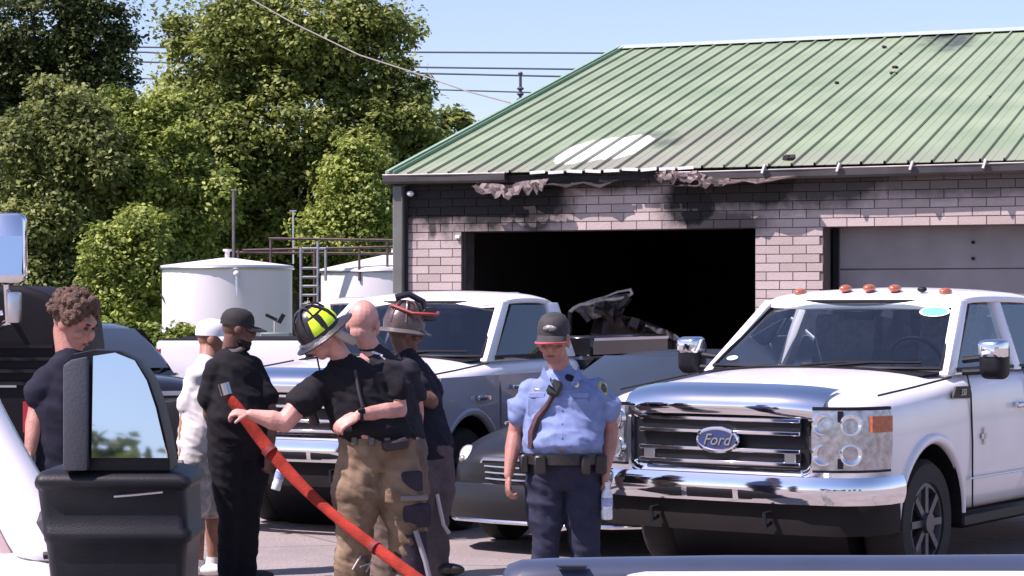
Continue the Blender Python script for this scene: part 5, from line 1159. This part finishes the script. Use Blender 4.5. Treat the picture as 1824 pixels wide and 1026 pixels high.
# ---- firefighters
def helmet(e, hp, mat, brimm, tilt=0):
    hp_ = hp; hp = lambda x, y, z: hp_(x*.95, y*.95, z*.95)
    m = MB(); rg = []
    for z, k in ((.0, 1.18), (.05, 1.22), (.10, 1.10), (.145, .85), (.175, .5), (.185, .08)):
        rg.append([hp(.090*k*math.cos(a), -.012 + .112*k*math.sin(a), z) for a in np.linspace(0, 2*math.pi, 24, endpoint=False)])
    h = ob('helmet', m.loft(rg), mat, e, sharp=60)
    a_ = np.linspace(0, 2*math.pi, 28, endpoint=False); rows = []
    for r_, dz in ((1.10, .012), (1.35, .0), (1.62, -.014)):
        rows.append([hp(.090*r_*math.cos(a), -.012 + .112*(r_*(1 + .22*(1 if math.sin(a) < 0 else .1)*abs(math.sin(a)) if r_ > 1.2 else r_))*math.sin(a), dz) for a in a_])
    b = MB().add([p for r in rows for p in r], [(r*28+i, r*28+(i+1) % 28, (r+1)*28+(i+1) % 28, (r+1)*28+i) for r in range(2) for i in range(28)])
    me = bpy.data.meshes.new('b'); me.from_pydata(b.v, [], b.f); me = evalmods(me, [('SOLIDIFY', dict(thickness=.010, offset=0))]); finish_mesh(me, 50); link('helmet_brim', me, brimm, h)
    for an in (0, 45, 90, 135):                                # raised ribs
        pts = []
        for t in np.linspace(-1, 1, 11):
            r_ = math.cos(t*1.35); z = .05 + .14*math.sin(R(90)*(1 - abs(t)**1.6)); k = 1.2*abs(t)**.75
            pts.append(hp(.090*k*math.copysign(1, t)*math.cos(R(an)), -.012 + .112*k*math.copysign(1, t)*math.sin(R(an)), z + .004))
        ob('helmet_rib', MB().tube(pts, .007, 6), mat, h)
    return h
HBLK = M('helmet_black', (.02, .018, .022), .35, var=.35, scale=14, bump=.1); HLEA = M('helmet_leather', (.07, .045, .04), .35, var=.4, scale=14, bump=.1, coat=.3)
LIME = M('reflective_lime', (.62, .85, .02), .5, var=.1, scale=20)
aY = 13.5
J = dict(head=(570, 598, -.14), neck=(612, 642, -.06), shA=(570, 678, -.10), shB=(692, 664, .0), elA=(506, 754, -.20), wrA=(447, 738, -.22), elB=(709, 730, -.08), wrB=(640, 739, -.27), pelvis=(672, 806), knA=(632, 938, -.04), anA=(622, 1085), knB=(722, 940, .0), anB=(736, 1085))
e, g, hp, H, D = person('person', 'firefighter in black helmet with lime markings pulling the orange hose', aY, 670, J, R(-40), (-.72, -.32, -.60), SK4, BLACKC, TANC, .48, LEATH, girth=1.24, legw=1.32, wr=.016, belly=.05, tuck=True, armw=1.12,
    hands=(('A', (-1, -.1, .15), (0, .35, -.8), .75, 1), ('B', (-.92, -.25, -.45), (.1, .6, -.7), .45, -1, 1.15)), group='firefighters', head_s=1.06)
hA = helmet(e, hp, HBLK, HBLK)
def hpatch(a0, a1, z0, z1):
    prof = ((.0, 1.18), (.05, 1.22), (.10, 1.10), (.145, .85), (.175, .5)); rows = []
    for z in np.linspace(z0, z1, 5):
        k = np.interp(z, [q[0] for q in prof], [q[1] for q in prof])*1.035*.95; rows.append([hp(.090*k*math.cos(R(a)), (-.012 + .112*k*math.sin(R(a))), z*.95+.003) for a in np.linspace(a0 + (z-z0)*60, a1 - (z-z0)*60, 6)])
    m = MB().add([q for r in rows for q in r], [(r*6+i, r*6+i+1, (r+1)*6+i+1, (r+1)*6+i) for r in range(4) for i in range(5)]); return ob('lime_marking', m, LIME, hA)
for a0, a1, z0, z1 in ((150, 182, .03, .125), (192, 224, .03, .125), (235, 262, .03, .125), (-42, -10, .03, .125), (0, 32, .03, .125), (165, 215, .138, .17), (278, 305, .03, .125)): hpatch(a0, a1, z0, z1)
ob('face_shield', MB().tube([hp(.095*math.cos(a), -.012+.135*math.sin(a), .005) for a in np.linspace(.2, math.pi-.2, 12)], .018, 8), M('smoked_visor', (.06, .07, .08), .1, coat=1), hA)
ob('chin_strap', MB().tube([hp(.09, .02, .0), hp(.12, .05, -.10), hp(.10, .10, -.19), hp(.05, .10, -.24)], .006, 6), LEATH, hA)
pa = lambda px, py, dy: P(px, py, aY+dy) - D['base']
ob('ear_flap', MB().tube([hp(-.09, -.06, -.01), hp(-.10, -.09, -.08), hp(-.07, -.12, -.13)], .028, 8), M('flap_beige', (.30, .25, .20), .9, var=.3), hA)
pb = pa; ST = D['stick']
ST('radio', 556, 742, .06, .06, .12, M('radio_black2', (.05, .04, .04), .6, var=.4, scale=20), None, R(-20), .02, .01)
wt = ob('watch', MB().tube([g['wrB'].lerp(g['elB'], .07) + (Vector((0, .036*math.cos(a), .036*math.sin(a)))) for a in np.linspace(0, 2*math.pi, 16, endpoint=False)], .012, 8, True), BPLAS, e)
ob('watch_face', MB().obox(g['wrB'].lerp(g['elB'], .07) + Vector((0, -.036, .022)), .045, .018, .038, Matrix.Rotation(R(40), 3, 'X')), BPLAS, wt, bevel=.006)
for px, py, wx, hz in ((733, 857, .13, .12), (742, 918, .17, .15)):
    ST('knee_pocket', px, py, wx, .045, hz, DARKP, None, R(-3), .004, .012)
ST('turnout_trim', 738, 887, .17, .03, .03, M('grey_trim', (.20, .17, .18), .7))
ST('waist_pouch', 702, 790, .16, .06, .065, M('pouch_maroon', (.03, .018, .024), .7, var=.3), None, R(-8), .02, .015)
wb = strapring('waistband', D['pel'] + Vector((0, 0, .075)), .232, .178, -.022, .022, M('waistband_tan', (.20, .16, .15), .9, var=.25, scale=12), e, D['acr'], D['dep'])
for px in (632, 662, 690): ST('belt_buckle', px, 786, .035, .02, .05, M('dull_buckle', (.12, .11, .11), .5, .5), wb, 0, .008)
ob('suspender', MB().tube([D['surf'](x, y, .004)[0] for x, y in ((632, 660), (640, 700), (650, 740), (660, 780))], .012, 6), M('suspender_dark', (.03, .025, .03), .8), e)
ob('dark_cuff', MB().tube([pb(726, 950, .0), pb(737, 1080, 0)], [.114, .108], 16), DARKP, e)
ob('dark_cuff', MB().tube([pb(629, 985, -.02), pb(622, 1080, 0)], [.108, .10], 16), cloth('cuff_tan', (.10, .08, .07)), e)
ob('reflective_stripe', MB().tube([pb(740, 945, -.125), pb(758, 1000, -.12), pb(772, 1060, -.11)], .016, 8), M('grey_stripe', (.28, .26, .28), .6), e)
for k, (x0, y0, x1, y1) in enumerate(((628, 1014, 640, 990), (640, 1008, 656, 1004), (650, 1018, 658, 1000))): ob('bootlace', MB().tube([D['surf'](x0, y0, .01)[0], D['surf'](x1, y1, .012)[0]], .006, 5), M('pale_lace', (.45, .42, .42), .8), e)

dY = 14.35
J = dict(head=(648, 576, -.02), neck=(664, 624), shA=(640, 660, .06), shB=(730, 656, .0), elA=(648, 740, .16), wrA=(660, 790, .10), elB=(742, 735, .10), wrB=(735, 795, .10), pelvis=(698, 806), knA=(688, 930, .0), anA=(688, 1050), knB=(722, 930, .06), anB=(724, 1050))
e, g, hp, H, D = person('person', 'bald firefighter in charcoal tee standing behind the one with the hose', dY, 698, J, R(200), (.25, .85, -.22), SK4, CHARC, TAN2, .5, LEATH, girth=1.2, legw=1.25, wr=.016, head_s=1.24, tuck=True, group='firefighters')
pb = lambda px, py, dy: P(px, py, dY+dy) - D['base']
ST = D['stick']; PW_ = M('print_white', (.7, .7, .7), .7)
npr = ST('neck_print', 672, 630, .075, .006, .016, PW_, None, R(22), 0, .002); ST('print_mark', 682, 637, .04, .006, .010, PW_, npr, R(40), 0, .002); ST('print_mark', 660, 627, .02, .006, .018, PW_, npr, R(10), 0, .002)
ob('collar', MB().tube([pb(660, 616, 0) + Vector((.072*math.cos(a), .068*math.sin(a), -.012 + .012*math.sin(a))) for a in np.linspace(0, 2*math.pi, 18, endpoint=False)], .012, 8, True), CHARC, e)

kY = 15.0
J = dict(head=(722, 590), neck=(722, 630), shA=(706, 660, -.05), shB=(748, 655, .10), elA=(768, 715, -.16), wrA=(735, 700, -.22), elB=(775, 725, .16), wrB=(785, 770, .05), pelvis=(752, 800), knA=(752, 925, -.05), anA=(760, 1050), knB=(772, 925, .06), anB=(778, 1050))
e, g, hp, H, D = person('person', 'firefighter in brown leather helmet with red trim behind the bald man', kY, 752, J, R(70), (1, .15, -.1), SK3, NAVYT, cloth('grey_turnout', (.10, .08, .09)), .62, LEATH, girth=1.25, legw=1.25, wr=.012,
    hands=(('A', (-.9, -.1, .3), (0, .5, -.6), .9, 1),), group='firefighters', head_s=1.1)
hC = helmet(e, hp, HLEA, M('helmet_brim_grey', (.10, .09, .09), .4, var=.4))
ob('eye_shield', MB().tube([hp(.11, .02, .11), hp(.125, .10, .115), hp(.10, .17, .12), hp(0, .19, .13), hp(-.10, .17, .12), hp(-.125, .10, .115), hp(-.11, .02, .11), hp(-.05, -.1, .15), hp(.05, -.1, .15)], .012, 6, True), M('red_trim', (.32, .05, .045), .4, var=.3), hC)
ob('helmet_crest', MB().tube([hp(0, .13, .10), hp(0, .09, .19), hp(0, .0, .225), hp(0, -.08, .20)], .022, 8), HBLK, hC)
ob('front_shield', MB().obox(hp(0, .135, .12), .04, .09, .10, H), HBLK, hC, bevel=.01)
ob('stripe', MB().tube([P(778, 880, kY-.13) - D['base'], P(790, 935, kY-.12) - D['base'], P(800, 950, kY-.1) - D['base']], .014, 6), M('pale_stripe', (.5, .48, .48), .6), e)

# ---- orange hose from the hand down to the ground
cl = [P(404, 703, 13.72), P(420, 722, 13.70), P(446, 758, 13.68), P(480, 803, 13.62), P(520, 848, 13.55), P(565, 893, 13.42), P(615, 935, 13.25), P(668, 975, 13.05), P(725, 1017, 12.85), P(780, 1058, 12.65), P(860, 1100, 12.5)]
b = Vector((cl[0].x, 13.6, 0)); wds = [.028, .038, .045, .041, .038, .036, .036, .036, .036, .036, .036]
rg = []
for i, p in enumerate(cl):
    d = (cl[min(i+1, len(cl)-1)] - cl[max(i-1, 0)]).normalized(); up = Vector((0, 0, 1)); w_ = (up - d*up.dot(d)).normalized(); w_ = (w_ + Vector((.55, 0, 0))).normalized(); w_ = (w_ - d*w_.dot(d)).normalized(); n_ = d.cross(w_)
    tw = .35*math.sin(i*1.3); w2 = w_*math.cos(tw) + n_*math.sin(tw); n2 = d.cross(w2); wd = wds[i]*(1 + .06*math.sin(i*2.1))
    rg.append([p - b + w2*(wd*math.cos(t)) + n2*((.022 + .004*math.sin(i*2.7))*math.sin(t)) for t in np.linspace(0, 2*math.pi, 14, endpoint=False)])
hs = ob('fire_hose', MB().loft(rg), M('orange_hose', (.29, .030, .019), .9, var=.35, scale=9, bump=.7, bscale=140, spec=.2), None, b, sub=1, sharp=70, label='orange fire hose stretched down from the firefighter\'s hand', category='fire hose')
ob('coupling', MB().tube([cl[0] - b + Vector((-.02, 0, .07)), cl[0] - b + Vector((.0, 0, .0))], .035, 14), SATIN, hs)
for k in (3, 7):
    d = (cl[k+1] - cl[k]).normalized(); ob('hose_band', MB().tube([cl[k] - b - d*.02, cl[k] - b + d*.02], .047 if k == 3 else .040, 14), M('band_dark', (.16, .02, .018), .8, var=.4, scale=20), hs)
